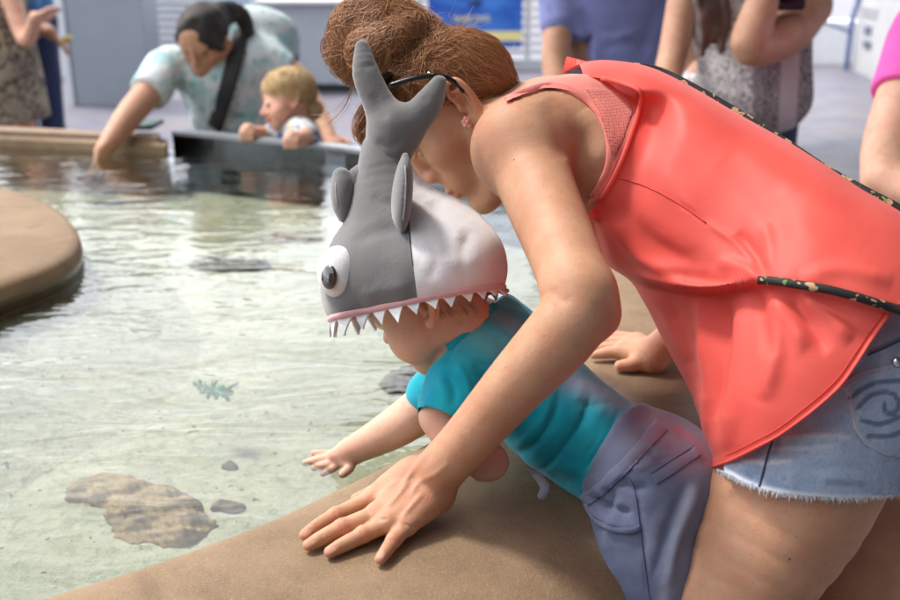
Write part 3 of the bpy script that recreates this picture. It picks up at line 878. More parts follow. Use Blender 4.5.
def eyes(h, parent, iris, baby=False, hair_mat=None):
    for x in (-1, 1):
        c = h(x * .031, .0742, .012) if not baby else h(x * .028, .0735, .0)
        r = .0122 * h.s if not baby else .0112 * h.s
        bm = bmesh.new(); bmesh.ops.create_uvsphere(bm, u_segments=24, v_segments=16, radius=1)
        gz = nz(h.F * .9 - h.U * .25)
        Q = np.array(gz)
        v = np.array([q.co[:] for q in bm.verts]); f = [[q.index for q in p.verts] for p in bm.faces]; bm.free()
        v = v * r + c
        ang = np.arccos(np.clip(((v - c) / r) @ Q, -1, 1))
        link('eye', v, f, iris, parent, {'iris': ang})

def m_eye(name, col):
    t = NT(name); a = t.attr('iris').outputs['Fac']
    c = t.mix(t.ramp(a, .50, .46), (.78, .75, .72), col); c = t.mix(t.ramp(a, .23, .19), c, (.006, .005, .005))
    t.bsdf(Base_Color=c, Roughness=.06); return t.m
EYE_B = m_eye('brown_eye', (.09, .05, .025))

def strands(S, roots, flow, steps, step, lift, radius, jit=.12, sides=3, seed=1, sag=0):
    r = np.random.default_rng(seed); p = roots.copy(); n_ = len(p)
    path = []; bias = r.normal(size=(n_, 3)) * jit; hl = lift * r.uniform(.2, 1.0, n_) 
    for k in range(steps):
        g = S.grad(p); e = S.ev(p)
        p = p - g * np.clip(e - hl * math.sin(math.pi * min(1, (k + .6) / steps)) , -.012, .012)[:, None]
        path.append(p.copy())
        d = flow(p) + bias + r.normal(size=(n_, 3)) * jit * .3
        d = d - (d * g).sum(1)[:, None] * g * .92; d /= np.maximum(np.linalg.norm(d, axis=1), 1e-6)[:, None]
        p = p + d * step
    return np.stack(path, 1)

def tubes_mesh(name, path, radius, mat, parent, sides=3, seed=0, taper=True):
    n_, k = path.shape[:2]; r = np.random.default_rng(seed)
    t = np.gradient(path, axis=1); t /= np.maximum(np.linalg.norm(t, axis=2), 1e-9)[..., None]
    ref = nz((.3, .2, .9)); a = np.cross(t, ref); a /= np.maximum(np.linalg.norm(a, axis=2), 1e-9)[..., None]; b = np.cross(t, a)
    rr = radius * r.uniform(.7, 1.3, n_)[:, None] * (np.clip(np.minimum(np.linspace(0, 1, k) * 6 + .3, (1 - np.linspace(0, 1, k)) * 4 + .15), 0, 1) if taper else np.ones(k))[None]
    V = np.stack([path + rr[..., None] * (a * math.cos(w) + b * math.sin(w)) for w in [2 * math.pi * i / sides for i in range(sides)]], 2)
    v = V.reshape(-1, 3)
    I, K, Sd = np.meshgrid(np.arange(n_), np.arange(k - 1), np.arange(sides), indexing='ij')
    I, K, Sd = I.ravel(), K.ravel(), Sd.ravel(); q = lambda kk, s_: (I * k + kk) * sides + s_ % sides
    f = np.stack([q(K, Sd), q(K, Sd + 1), q(K + 1, Sd + 1), q(K + 1, Sd)], 1)
    return link(name, v, f, mat, parent, {'rnd': np.repeat(r.uniform(0, 1, n_), k * sides)})

# ------------------------------------------------------------------ the woman in coral
SKIN = m_skin('tanned_skin', (.58, .325, .20), (.58, .20, .125))
SKIN_CHILD = m_skin('child_skin', (.71, .45, .33), (.66, .26, .20), sss=.18, fine=False)
mom = thing('person', 'woman in coral tank top and denim shorts leaning over the boy', 'woman', tuple(np.r_[Pz(760, 560, .0)[:2] * 0 + (.30, .95), 0]))
mh = profile_frame(461, 101, 1.265, (-.60, .80), yaw=rad(5), sc=1.04)
B = SDF()
shL, elL, wrL = P(524, 146, 1.155), P(583, 303, .985), P(427, 484, 1.088)
shR = P(588, 118, 1.45)
lat = nz(shR - shL)
# torso
c1, c2, c3 = P(562, 142, 1.305), P(660, 182, 1.285), P(770, 250, 1.225)
B.tube([c1, c2, c3], [.082, .088, .082], k=.03, flat=(lat, 1.75), kj=.02)
B.ell(P(842, 360, 1.14), (.15, .125, .13), (nz(lat), nz(c3 - c1), nz(np.cross(lat, c3 - c1))), .04)
# neck and upper back
B.tube([mh(0, .0, -.01), P(488, 112, 1.275), P(516, 125, 1.287), P(556, 132, 1.305)], [.05, .046, .047, .058], k=.025, kj=.01)
head_sdf(B, mh, cran=((0, .012, .034), (.066, .066, .064)))
# shoulders
B.tube([P(548, 140, 1.27), P(536, 138, 1.19), shL], [.066, .056, .050], k=.035)
B.ell(P(512, 150, 1.150), (.044, .040, .050), None, .03)
B.tube([P(575, 130, 1.36), shR], [.066, .05], k=.035)
B.tube([P(580, 118, 1.22), P(606, 160, 1.20)], [.045, .045], k=.03)        # shoulder blade
# near arm
B.tube([shL, P(536, 185, 1.115), P(562, 248, 1.04), P(578, 290, .995)], [.047, .0425, .0375, .0355], k=.016, kj=.015)
B.tube([P(578, 290, .995), elL, P(560, 336, .99), P(515, 385, 1.018), P(470, 437, 1.055), P(441, 469, 1.078)], [.0345, .0335, .0355, .0315, .0278, .0272], k=.012, kj=.012)
B.ell(P(603, 318, .985), (.015, .015, .015), None, .018)
# near hand
up = np.array((0, 0, 1.0)); RT = .7045
def hand_pts(l, zs): return [Pz(x, y, RT + z) for (x, y), z in zip(l, zs)]
fingers = [
    ([(372, 499), (336, 516), (318, 526), (305, 535)], [.0175, .0125, .0095, .0075], [.0098, .0088, .0078, .0062]),
    ([(377, 514), (342, 528), (322, 538), (309, 545)], [.0185, .0135, .0095, .0075], [.0100, .0090, .0080, .0064]),
    ([(388, 523), (363, 535), (343, 545), (330, 552)], [.0165, .0120, .0090, .0075], [.0098, .0086, .0077, .0062]),
    ([(407, 526), (394, 540), (386, 551), (380, 559)], [.0150, .0105, .0085, .0070], [.0088, .0078, .0068, .0056]),
]
wrist_t = [P(413, 474, 1.092), P(422, 482, 1.09), P(432, 490, 1.085), P(438, 496, 1.082)]
for (l, z, r), w_ in zip(fingers, wrist_t):
    q = hand_pts(l, z)
    B.tube([w_, w_ * .45 + q[0] * .55 + (0, 0, .002), q[0]], [.0185, .0155, r[0] * 1.12], k=.012, kj=.01)
    B.tube(q, r, k=.0045, kj=.003)
    B.ball(q[0] + (0, 0, .0015), r[0] * 1.06, .006)
    B.ball(q[1] + (0, 0, .0008), r[1] * 1.06, .003)
B.tube([wrist_t[0], Pz(388, 488, RT + .014), Pz(372, 494, RT + .010), Pz(357, 500, RT + .0085)], [.017, .0135, .0095, .0078], k=.010, kj=.006)
# far arm
elR, wrR = P(716, 292, 1.52), P(652, 356, 1.478)
B.tube([shR, P(650, 205, 1.50), elR], [.048, .041, .037], k=.02, kj=.01)
B.tube([elR, P(690, 325, 1.50), wrR], [.036, .031, .0255], k=.01, kj=.01)
for i, (dx, dy) in enumerate([(0, 0), (4, -4), (9, -8), (16, -11)]):
    k_ = Pz(622 + dx, 351 + dy, RT + .017); t1 = Pz(606 + dx - i, 353 + dy * 1.5, RT + .012); t2 = Pz(594 + dx - i * 2 + (i == 3) * 3, 355 + dy * 1.8, RT + .008)
    B.tube([wrR + (0, 0, -.004 + .002 * i), k_], [.0175, .0125], k=.012); B.tube([k_, t1, t2], [.0105, .009, .0065], k=.004)
B.tube([wrR, Pz(634, 364, RT + .012), Pz(620, 366, RT + .009)], [.014, .0115, .0085], k=.008)
# legs
hA, kA = P(818, 425, 1.075), P(727, 622, 1.055)
B.tube([hA, P(785, 505, 1.07), P(742, 590, 1.06), kA], [.092, .083, .061, .054], k=.02, kj=.015)
aA = np.array((kA[0] + .07, kA[1] + .05, .085))
B.tube([kA, kA * .6 + aA * .4 + (.012, 0, 0), aA], [.053, .052, .034], k=.02, kj=.02)
hB, kB = P(885, 440, 1.235), P(835, 650, 1.22)
B.tube([hB, P(868, 530, 1.235), kB], [.098, .074, .054], k=.008, kj=.02)
aB = np.array((kB[0] + .08, kB[1] + .04, .085))
B.tube([kB, kB * .6 + aB * .4 + (.012, 0, 0), aB], [.053, .052, .034], k=.02, kj=.02)
for a_ in (aA, aB):
    B.tube([a_ + (.02, 0, -.045), a_ + (-.05, -.005, -.055), a_ + (-.13, -.01, -.068)], [.036, .034, .018], k=.02)
v, f = B.mesh(.0032, zs=.60)
v, f = refine(v, f, B, [(mh(.0, .06, -.02), .095), (mh(.07, -.01, 0), .045), (Pz(350, 525, .71), .085)])
n = normals(v, f)
# veins, tendons and creases of the near hand and arm
for l, wd, am in [
    ([(432, 447), (420, 462), (408, 478), (398, 490)], 2.6, .0016), ([(450, 462), (436, 474), (420, 482), (410, 496)], 2.4, .0014),
    ([(410, 480), (396, 498), (386, 508)], 2.4, .0013), ([(424, 492), (410, 508), (400, 520)], 2.6, .0013), ([(398, 480), (384, 492), (374, 499)], 2.6, .0014),
    ([(372, 513), (366, 510)], 2.0, -.0008), ([(402, 523), (411, 527), (414, 533)], 1.8, -.0013), ([(376, 520), (388, 519)], 1.8, -.0010),
    ([(334, 511), (338, 521)], 1.2, -.0008), ([(339, 523), (344, 533)], 1.2, -.0008), ([(360, 530), (366, 541)], 1.2, -.0008), ([(389, 537), (398, 543)], 1.1, -.0008),
    ([(316, 522), (320, 531)], 1.0, -.0006), ([(320, 533), (325, 543)], 1.0, -.0006), ([(341, 541), (346, 550)], 1.0, -.0006),
    ([(551, 290), (562, 300), (572, 300)], 4, -.0012),
    ([(596, 300), (612, 330)], 4, -.001), ([(545, 100), (560, 130), (566, 160)], 10, -.003), ([(586, 108), (604, 140), (598, 172)], 12, .004),
    ([(640, 352), (652, 362), (656, 374)], 2.5, -.0012)]:
    v = stroke(v, f, l, wd, am, n)
px, py, d = proj(v); n = normals(v, f); fc = facing(v, n) > 0
blush = np.zeros(len(v)); pale = np.zeros(len(v)); ink = np.zeros(len(v))
def spot(arr, x, y, r, a, m=None): 
    k = np.exp(-((px - x) ** 2 + (py - y) ** 2) / r ** 2) * a * fc; arr += k if m is None else k * m
for x, y, r, a in [(335, 516, 7, .55), (342, 528, 7, .55), (363, 535, 7, .5), (394, 540, 6, .45), (372, 500, 9, .4), (380, 514, 9, .4), (318, 526, 5, .3), (305, 535, 6, .4), (309, 545, 6, .4), (330, 552, 6, .4), (380, 558, 6, .35),
                   (610, 318, 16, .38), (448, 425, 10, .22), (470, 402, 8, .2), (466, 100, 22, .22), (455, 88, 8, .35), (432, 190, 10, .35), (505, 145, 30, .08), (440, 160, 22, .12), (480, 130, 30, .10)]: spot(blush, x, y, r, a)
for l in ([(498, 112), (506, 105), (515, 104), (522, 108)], [(446, 432), (452, 424), (458, 416)], [(462, 414), (470, 404)]): blush = np.maximum(blush, np.clip(1.2 - polydist(px, py, l)[0] / 2.2, 0, 1) * fc * .5)
nearhead = (d < 1.30) & (d > 1.10)
for x in (1,):
    for a_, b_, wd, am in [((.030, .087, .030), (.012, .09, .028), 0, 0)]: pass
lipc = np.array([mh(x, .094, z) for x in (-.012, 0, .012) for z in (-.0545, -.0655)])
dl = np.min(np.linalg.norm(v[:, None] - lipc[None], axis=2), 1) if len(v) < 1 else np.min(np.stack([np.linalg.norm(v - c_, axis=1) for c_ in lipc]), 0)
blush = np.maximum(blush, np.clip(1 - dl / .0125, 0, 1) * .9)
for q, r in [((.034, .084, .0205), .0045), ((.022, .088, .0175), .004), ((.042, .078, .0155), .0045), ((.047, .072, .016), .004)]:
    ink = np.maximum(ink, np.clip(1.5 - np.linalg.norm(v - mh(*q), axis=1) / r, 0, 1))
for t_ in np.linspace(0, 1, 8):
    ink = np.maximum(ink, np.clip(1.2 - np.linalg.norm(v - mh(.014 + .036 * t_, .090 - .020 * t_ ** 2, .034 + .010 * math.sin(t_ * 2.4)), axis=1) / .0055, 0, 1) * .62)
for x, y, r in [(514, 159, 1.5), (620, 0, 0), (790, 559, 1.6), (556, 250, 1.0), (575, 262, .9), (530, 205, .8)]:
    if r: ink = np.maximum(ink, np.clip(1.3 - np.hypot(px - x, py - y) / r, 0, 1) * fc * .9)
for l in [[(637, 357), (641, 361), (645, 357)], [(637, 366), (641, 361), (646, 366)], [(641, 357), (641, 367)]]:
    dd_, _, _ = polydist(px, py, l); ink = np.maximum(ink, np.clip(1.3 - dd_ / 1.2, 0, 1) * (d > 1.3) * (d < 1.6) * fc * .46)
# nails
for l in ([(338, 513), (333, 512)], ): pass
for (x, y), (dx, dy), ln, wd in [((306.5, 532.5), (-.86, .5), 5, 3), ((310.5, 542.5), (-.85, .5), 5, 3), ((331.5, 549.5), (-.85, .5), 5, 3), ((380.5, 556), (-.5, .86), 5, 3)]:
    u_ = (px - x) * dx + (py - y) * dy; w_ = -(px - x) * dy + (py - y) * dx
    m_ = np.clip(1.6 - ((u_ / ln) ** 2 + (w_ / wd) ** 2) ** .5 * 1.2, 0, 1) * fc
    pale = np.maximum(pale, m_ * .55); v = v - n * (m_ * .0006)[:, None]
link('body', v, f, SKIN, mom, {'blush': blush, 'pale': pale, 'ink': ink})
SB = Surf(v)
BV, BF = v, f
eyes(mh, mom, EYE_B)
er = thing_er = None
ep = SB.at(467.5, 122, 4, .003)
m = MB()
for k in range(6):
    a_ = k * math.pi / 3; c_ = ep + .0045 * (math.cos(a_) * cR + math.sin(a_) * cU) - .002 * cF
    S_ = [c_ + .003 * nz(u) for u in [(1, 0, 0)]]
    bm = bmesh.new(); bmesh.ops.create_icosphere(bm, subdivisions=2, radius=.0034)
    m.add([np.array(q.co) + c_ for q in bm.verts], [[q.index for q in p.verts] for p in bm.faces]); bm.free()
bm = bmesh.new(); bmesh.ops.create_icosphere(bm, subdivisions=2, radius=.0032)
m.add([np.array(q.co) + ep - .005 * cF for q in bm.verts], [[q.index for q in p.verts] for p in bm.faces]); bm.free()
m.build('earring', m_plain('pink_enamel', (.85, .42, .34), .25, .1, 90), mom, True)

# hair
HB = SDF()
HB.ell(P(432, 97, 1.262), (.0775, .0775, .0765), None, .01)
HB.ell(P(468, 84, 1.262), (.058, .052, .060), None, .03)
HB.tube([P(470, 85, 1.262), P(489, 97, 1.27)], [.050, .027], k=.02)
HB.ball(P(478, 187, 1.17), .118, .012, True)                       # the face is left free
HB.ball(P(530, 150, 1.20), .056, .010, True); HB.ball(mh(.0, .095, -.028), .088, .010, True)
HB.ell(P(402, 62, 1.26), (.050, .05, .045), None, .02)
HB.ell(P(384, 38, 1.26), (.050, .050, .043), None, .012)
HB.tube([P(356, 30, 1.25), P(345, 52, 1.25), P(360, 68, 1.25)], [.022, .022, .018], k=.012)
HB.tube([P(350, 26, 1.25), P(370, 12, 1.25), P(395, 16, 1.25)], [.018, .022, .018], k=.012)
HB.tube([P(395, 18, 1.25), P(420, 30, 1.25), P(432, 48, 1.25), P(415, 60, 1.225)], [.018, .020, .018, .016], k=.010)
HB.tube([P(366, 52, 1.21), P(392, 44, 1.205), P(412, 28, 1.22)], [.018, .018, .014], k=.008)
HB.tube([P(366, 110, 1.25), P(360, 132, 1.25), P(366, 148, 1.25)], [.006, .008, .004], k=.006)
M_HAIR = m_hair('auburn_hair', (.28, .105, .040), (.62, .31, .135), .15, .42)
v, f = HB.mesh(.0038)
v = crumple(v, f, .0022, 70, 3); v = crumple(v, f, .0012, 150, 4)
hb = link('hair', v, f, m_hair('auburn_hair_mass', (.19, .080, .034), (.32, .15, .068), .4, .5), mom, {'rnd': np.clip(.5 + .35 * wob(v, 60, 2), 0, 1)})
n = normals(v, f); px, py, d = proj(v)
bun = P(386, 38, 1.25); knot = P(412, 60, 1.245)
inb = np.hypot(px - 384, py - 40) < 52
def flow_cap(p):
    d_ = knot - p; return d_ / np.maximum(np.linalg.norm(d_, axis=1), 1e-6)[:, None]
axb = nz(CAM - bun)
AXS = axb + np.random.default_rng(3).normal(size=(5000, 3)) * .75; AXS[::2] += np.array((.9, .2, -.6))
AXS /= np.linalg.norm(AXS, axis=1)[:, None]
def flow_bun(p):
    q = p - bun; t = np.cross(AXS, q); t /= np.maximum(np.linalg.norm(t, axis=1), 1e-6)[:, None]
    return t + .35 * np.stack([np.sin(p[:, 2] * 70), np.cos(p[:, 0] * 60), np.sin(p[:, 0] * 80)], 1)
fr_ = facing(v, n) > -.35
i1 = np.where(fr_ & ~inb)[0]; i2 = np.where(fr_ & inb)[0]
r1 = v[rng.choice(i1, 7000)]; r2 = v[rng.choice(i2, 5000)]
p1 = strands(HB, r1, flow_cap, 10, .0062, .0060, .0004, .20, seed=4)
p2 = strands(HB, r2, flow_bun, 11, .0062, .010, .0004, .30, seed=5)
tubes_mesh('hair_strands', np.concatenate([p1[:, :10], p2[:, :10]]), .00027, M_HAIR, hb, seed=6)
fly = []
for k in range(150):
    a = P(rng.uniform(415, 470), rng.uniform(24, 50), 1.25 + rng.normal() * .03) if k < 70 else (P(rng.uniform(345, 420), rng.uniform(2, 30), 1.25 + rng.normal() * .03) if k < 110 else P(rng.uniform(470, 508), rng.uniform(50, 92), 1.25))
    dr_ = (rng.uniform(-.2, 1.0) * cR + rng.uniform(.1, 1.0) * cU) if k < 110 else (rng.uniform(.3, 1) * cR + rng.uniform(-.5, .6) * cU)
    L_ = rng.uniform(.012, .038); c_ = rng.normal(size=3) * .4
    fly.append([a + nz(dr_) * L_ * t - np.array(c_) * L_ * t * t * .5 for t in np.linspace(0, 1, 10)])
for k in range(12):
    o = rng.normal(size=2) * 2.2
    fly.append(curve2([P(354 + o[0] * .3, 84, 1.24), P(345 + o[0], 106 + o[1], 1.24), P(331 + o[0] * 1.6, 120 + o[1] * 1.5, 1.25), P(318 + o[0] * 3, 126 + o[1] * 2.5, 1.26)], 3)[:10])
M_STR = m_hair('stray_hair', (.30, .15, .07), (.62, .42, .24), .2)
for a_, b_ in ((0, 70), (70, 110), (110, 150), (150, 162)): tubes_mesh('stray_hairs', np.array(fly[a_:b_]), .00018, M_STR, hb, seed=9)

# sunglasses pushed up into the hair
sg = thing('sunglasses', 'black sunglasses pushed up into the woman\'s auburn hair', 'sunglasses', tuple(P(395, 92, 1.18)))
M_BLK = m_plain('black_plastic', (.012, .012, .013), .25, .1, 20)
m = MB(); m.tube(curve2([P(464, 92, 1.178), P(456, 83, 1.172), P(440, 76, 1.165), P(415, 78, 1.163), P(388, 86, 1.165)], 5), [(.0016, .0032)] * 21, 6); m.build('temple', M_BLK, sg, True)
m = MB(); m.tube([P(427.5, 72.5, 1.158), P(433, 73.5, 1.158)], .0011, 8); m.build('hinge', m_plain('steel', (.6, .58, .55), .25, .05, metal=1), sg, True)
for dd_, k in ((1.185, 0), (1.29, 1)):
    m = MB(); c_ = P(383, 88, dd_)
    ring = [c_ + .027 * math.cos(t) * nz(cF + .25 * cR) + (.021 * math.sin(t)) * nz(cU + .5 * cR) for t in np.linspace(0, 2 * math.pi, 25)[:-1]]
    w_ = nz(np.cross(ring[6] - c_, ring[0] - c_)) * .0025
    V = [c_ + w_ * 1.3] + [q + w_ for q in ring] + [q - w_ for q in ring] + [c_ - w_ * .6]
    F_ = [(0, 1 + i, 1 + (i + 1) % 24) for i in range(24)] + [(1 + i, 25 + i, 25 + (i + 1) % 24, 1 + (i + 1) % 24) for i in range(24)] + [(49, 25 + (i + 1) % 24, 25 + i) for i in range(24)]
    m.add(V, F_); m.build('lens', m_plain('dark_lens', (.015, .012, .010), .06, .05), sg, True)
m = MB(); m.tube([P(365, 104, 1.262), P(367, 114, 1.258), P(371, 124, 1.25)], [(.002, .004)] * 3, 8); m.tube([P(383, 88, 1.21), P(378, 92, 1.235), P(366, 104, 1.262)], .002, 8); m.build('frame', M_BLK, sg, True)

# ------------------------------------------------------------------ coral tank top
def ringloft(st, rows, cols, e=2.4):
    T = curve2([P(*s[0], s[2]) for s in st], 10); Bq = curve2([P(*s[1], s[2] if len(s) < 5 else s[4]) for s in st], 10)
    W = curve2([np.array((s[3], 0)) for s in st], 10)[:, 0]
    u = np.linspace(0, len(T) - 1, rows); ip = lambda A: np.stack([np.interp(u, np.arange(len(A)), A[:, q]) for q in range(3)], 1)
    T, Bq, W = ip(T), ip(Bq), np.interp(u, np.arange(len(W)), W)
    R = []
    for t, b, w_ in zip(T, Bq, W):
        c_ = (t + b) / 2; a_ = (t - b) / 2; vd = nz(CAM - c_)
        th = np.linspace(0, 2 * math.pi, cols, endpoint=False)
        ct = np.sign(np.cos(th)) * np.abs(np.cos(th)) ** (2 / e); st_ = np.sign(np.sin(th)) * np.abs(np.sin(th)) ** (2 / e)
        R.append(c_ + ct[:, None] * a_ + st_[:, None] * vd * w_)
    v, f = loft(R)
    n = normals(v, f); c_ = v.mean(0)
    if (n * (v - c_)).sum() < 0: f = f[:, ::-1].copy()
    return v, f
st = [((562, 74), (548, 205), 1.30, .13), ((583, 64), (577, 225), 1.30, .148), ((612, 62), (605, 262), 1.295, .155), ((650, 69), (634, 284), 1.28, .168),
      ((695, 91), (664, 338), 1.265, .185), ((740, 117), (691, 392), 1.24, .19), ((785, 144), (709, 445), 1.21, .20), ((825, 170), (716, 490), 1.18, .215),
      ((860, 193), (760, 530), 1.15, .212), ((900, 216), (840, 545), 1.13, .208), ((965, 257), (930, 530), 1.12, .195)]
v, f = ringloft(st, 260, 420)
n = normals(v, f)
px, py, d = proj(v); near = facing(v, n) > -.1
# upper drape overhangs the hanging front
fold = [tuple(q) for q in curve2([(600, 240), (609, 264), (640, 281), (690, 291), (730, 290), (764, 283), (800, 287), (850, 297), (912, 314)], 6)]
fd, fs, fa = polydist(px, py, fold)
below = np.clip(fs * fd / 2.6, -1, 1) * .5 + .5
below = below * (px > 590) * near
below = below * 1.0
amt = np.interp(px, [600, 640, 720, 765, 800, 910], [.036, .036, .028, .016, .013, .011])
vd = (CAM - v); vd /= np.linalg.norm(vd, axis=1)[:, None]
bulge = np.exp(-(fd / 16) ** 2) * (fs < 0) * near * np.interp(px, [600, 640, 750, 800], [.006, .013, .012, .002])
v = v - vd * (below * amt * np.exp(-np.maximum(fd - 30, 0) / 90))[:, None] + vd * bulge[:, None]
v = smooth(v, f, 1, .5, (fd < 16).astype(float) * near)
n = normals(v, f)
for l, wd, am in [
    # hanging front: long vertical folds
    ([(700, 296), (706, 340), (712, 400), (714, 455)], 8, .007), ([(722, 292), (726, 350), (722, 420)], 7, -.006), ([(742, 290), (742, 340), (734, 400), (724, 450)], 8, .006),
    ([(668, 296), (684, 345), (702, 400)], 8, -.003), ([(756, 288), (764, 320), (770, 360)], 7, -.005), ([(768, 290), (790, 320), (806, 350)], 8, .004), ([(775, 300), (776, 345), (764, 400)], 9, .004),
    ([(640, 286), (668, 316), (690, 360)], 7, .003), ([(800, 296), (830, 318), (852, 340)], 8, .004), ([(790, 292), (806, 318), (828, 352)], 6, -.004),
    # drawn toward the cord
    ([(762, 280), (744, 268), (716, 262)], 6, .004), ([(765, 276), (752, 252), (736, 232)], 7, -.004), ([(770, 274), (770, 250), (764, 222)], 7, .003), ([(740, 284), (706, 279), (660, 272)], 6, -.004), ([(800, 278), (842, 270), (892, 282)], 8, .003),
    # across the back
    ([(640, 130), (690, 165), (730, 215), (748, 262)], 16, -.0015), ([(660, 110), (730, 150), (800, 190), (870, 240)], 16, .0015), ([(640, 160), (680, 200), (700, 250)], 14, .0015), ([(720, 160), (770, 210), (800, 262)], 16, -.0015),
    ([(615, 200), (650, 240), (700, 268)], 8, -.003), ([(606, 215), (640, 256), (686, 280)], 7, .004), ([(630, 200), (680, 235), (740, 262)], 12, .0012), ([(625, 165), (660, 210), (690, 262)], 14, -.001), ([(790, 190), (840, 232), (900, 262)], 14, -.0012),
    ([(740, 150), (780, 182), (830, 206)], 14, .001), ([(620, 178), (650, 190), (680, 204), (706, 222)], 1.5, -.0020), ([(706, 222), (740, 246), (764, 276)], 3.5, .0025)]:
    v = stroke(v, f, l, wd, am * 1.3, n)
v = crumple(v, f, .0006, 30, 7); v = crumple(v, f, .0003, 120, 8)
# armhole, hem
ARM = [(520, 40), (585, 74), (612, 80), (640, 92), (637, 112), (630, 135), (621, 160), (610, 183), (600, 200), (585, 212), (560, 230), (500, 240)]
ad, _, _ = polydist(*proj(v)[:2], [(583, 70), (622, 83), (640, 92), (638, 110), (630, 135), (621, 160), (611, 182), (600, 200)])
n = normals(v, f); idx_ = np.where((ad < 46) & (facing(v, n) > -.1) & (proj(v)[1] < 215) & (proj(v)[1] > 92))[0]
for i_ in idx_:
    x_, y_, d_ = proj(v[i_][None]); q_ = SB.at(x_[0], y_[0], 5, .0135); w_ = 1 - min(1, max(0, (ad[i_] - 12) / 34)); w_ = w_ * w_ * (3 - 2 * w_) * min(1, (y_[0] - 92) / 34)
    v[i_] = v[i_] * (1 - w_) + q_ * w_
v = smooth(v, f, 45, .5, np.clip((75 - ad) / 25, 0, 1) * np.clip((proj(v)[1] - 84) / 10, 0, 1))
ARM = [(500, 0), (578, 60), (584, 76)] + [tuple(q) for q in curve2([(600, 78), (622, 83), (640, 92), (638, 110), (630, 135), (621, 160), (611, 182), (600, 200)], 5)] + [(588, 214), (575, 260), (480, 260)]
v, f = trim(v, f, ARM, near=True)
v, f = trim(v, f, [(500, 40), (590, 62), (596, 120), (584, 260), (480, 260)], near=False)
HEM = [tuple(q) for q in curve2([(640, 560), (703, 478), (713, 467), (732, 460), (752, 450), (778, 436), (803, 418), (825, 400), (842, 383), (858, 360), (872, 338), (890, 313), (906, 300), (940, 290)], 4)] + [(1100, 260), (1100, 900), (600, 900)]
v, f = trim(v, f, HEM)
def m_coral():
    t = NT('coral_georgette')
    c = t.mix(t.ramp(t.noise(9, 3), .3, .7), (.85, .105, .083), (.89, .135, .108))
    b1 = t.bump(t.noise(1, 3, .55, t.vmul((16, 16, 34)), .6), .12, .006)
    b2 = t.bump(t.noise(950, 2), .25, .0006, b1)
    pr = t.bsdf(Base_Color=c, Roughness=.55, Normal=b2, Sheen_Weight=.08, Sheen_Roughness=.35, Specular_IOR_Level=.3)
    tl = t.n('ShaderNodeBsdfTranslucent', {'Color': (.9, .14, .11, 1), 'Normal': b2}); mx = t.n('ShaderNodeMixShader', {0: .16})
    t.t.links.new(pr.outputs[0], mx.inputs[1]); t.t.links.new(tl.outputs[0], mx.inputs[2]); t.t.links.new(mx.outputs[0], t.out.inputs[0]); return t.m
M_CORAL = m_coral()
top = link('tank_top', v, f, M_CORAL, mom)
ST = Surf(v)
m = MB(); hl = [q for q in curve2([(713, 467), (732, 460), (752, 450), (778, 436), (803, 418), (825, 400), (842, 383), (858, 360), (872, 338), (889, 314)], 5)]
m.tube([ST.at(q[0], q[1], 4, .001) for q in hl], [(.0022, .0015)] * len(hl), 6); m.build('hem', M_CORAL, top, True)
m = MB(); al = [(600, 78), (622, 83), (640, 92), (638, 110), (630, 135), (621, 160), (611, 182), (600, 200)]
al2 = [ST.at(q[0] + 1, q[1], 5, .002) for q in curve2(al, 5)]
m.tube(al2, [(.0030, .0014)] * len(al2), 8, flat=cF); m.build('binding', M_CORAL, top, True)

M_CTH = m_plain('deep_coral_thread', (.62, .05, .04), .7)
m = MB(); m.tube(ST.line([(619, 178), (640, 184), (662, 194), (684, 207), (706, 223)], 6, 4, .0006), .0007, 5); m.build('seam', M_CTH, top, True)
m = MB(); m.tube(ST.line([(726, 456), (750, 444), (776, 430), (800, 412), (822, 394), (839, 377), (855, 354), (869, 333), (884, 313)], 6, 4, .0005), .0005, 5); m.build('hem_stitch', M_CTH, top, True)
# heather under-top in the arm opening
def m_heather(mesh):
    t = NT('pink_mesh' if mesh else 'pink_heather')
    c = t.mix(t.noise(700, 2, .5, t.vmul((1, 1, .35))), (.74, .15, .12), (.85, .28, .23))
    if mesh:
        vo = t.n('ShaderNodeTexVoronoi', {'Scale': 330.0, 'Vector': t.co, 'Randomness': .15}).outputs[0]
        c = t.mix(t.ramp(vo, .42, .30), c, (.45, .07, .05))
    t.bsdf(Base_Color=c, Roughness=.8, Normal=t.bump(t.noise(900, 2), .3, .0006), Sheen_Weight=.3); return t.m
BR = [tuple(q) for q in curve2([(506, 99), (545, 82), (583, 76)], 4)] + [(612, 72), (640, 86), (639, 112), (629, 145), (613, 184), (600, 203)] + [tuple(q) for q in curve2([(586, 203), (598, 186), (608, 162), (606, 135), (594, 112), (574, 95), (548, 90), (525, 96), (506, 104)], 4)]
bv, bf = biggest(*patch(BV, BF, BR, .006, dr=(1.05, 1.42), edge=.5))
ut = link('sports_top', smooth(bv, bf, 1), bf, m_heather(False), mom)
SU = Surf(np.vstack([bv, BV]))
MS = [(584, 92), (600, 92), (624, 98), (630, 116), (622, 140), (612, 162), (606, 140), (598, 116)]
bv2, bf2 = patch(BV, BF, MS, .0075, dr=(1.05, 1.42), edge=.9); bv2, bf2 = biggest(bv2, bf2); link('mesh_panel', bv2, bf2, m_heather(True), ut)
bl = [SU.at(q[0], q[1], 5, .002) for q in curve2([(506, 101), (525, 92), (548, 86), (574, 91), (596, 108), (609, 134), (610, 163), (602, 184), (594, 197)], 5)]
m = MB(); m.tube(bl, [(.0052, .0018)] * len(bl), 8, flat=cF); m.build('edge_band', m_heather(False), ut, True)

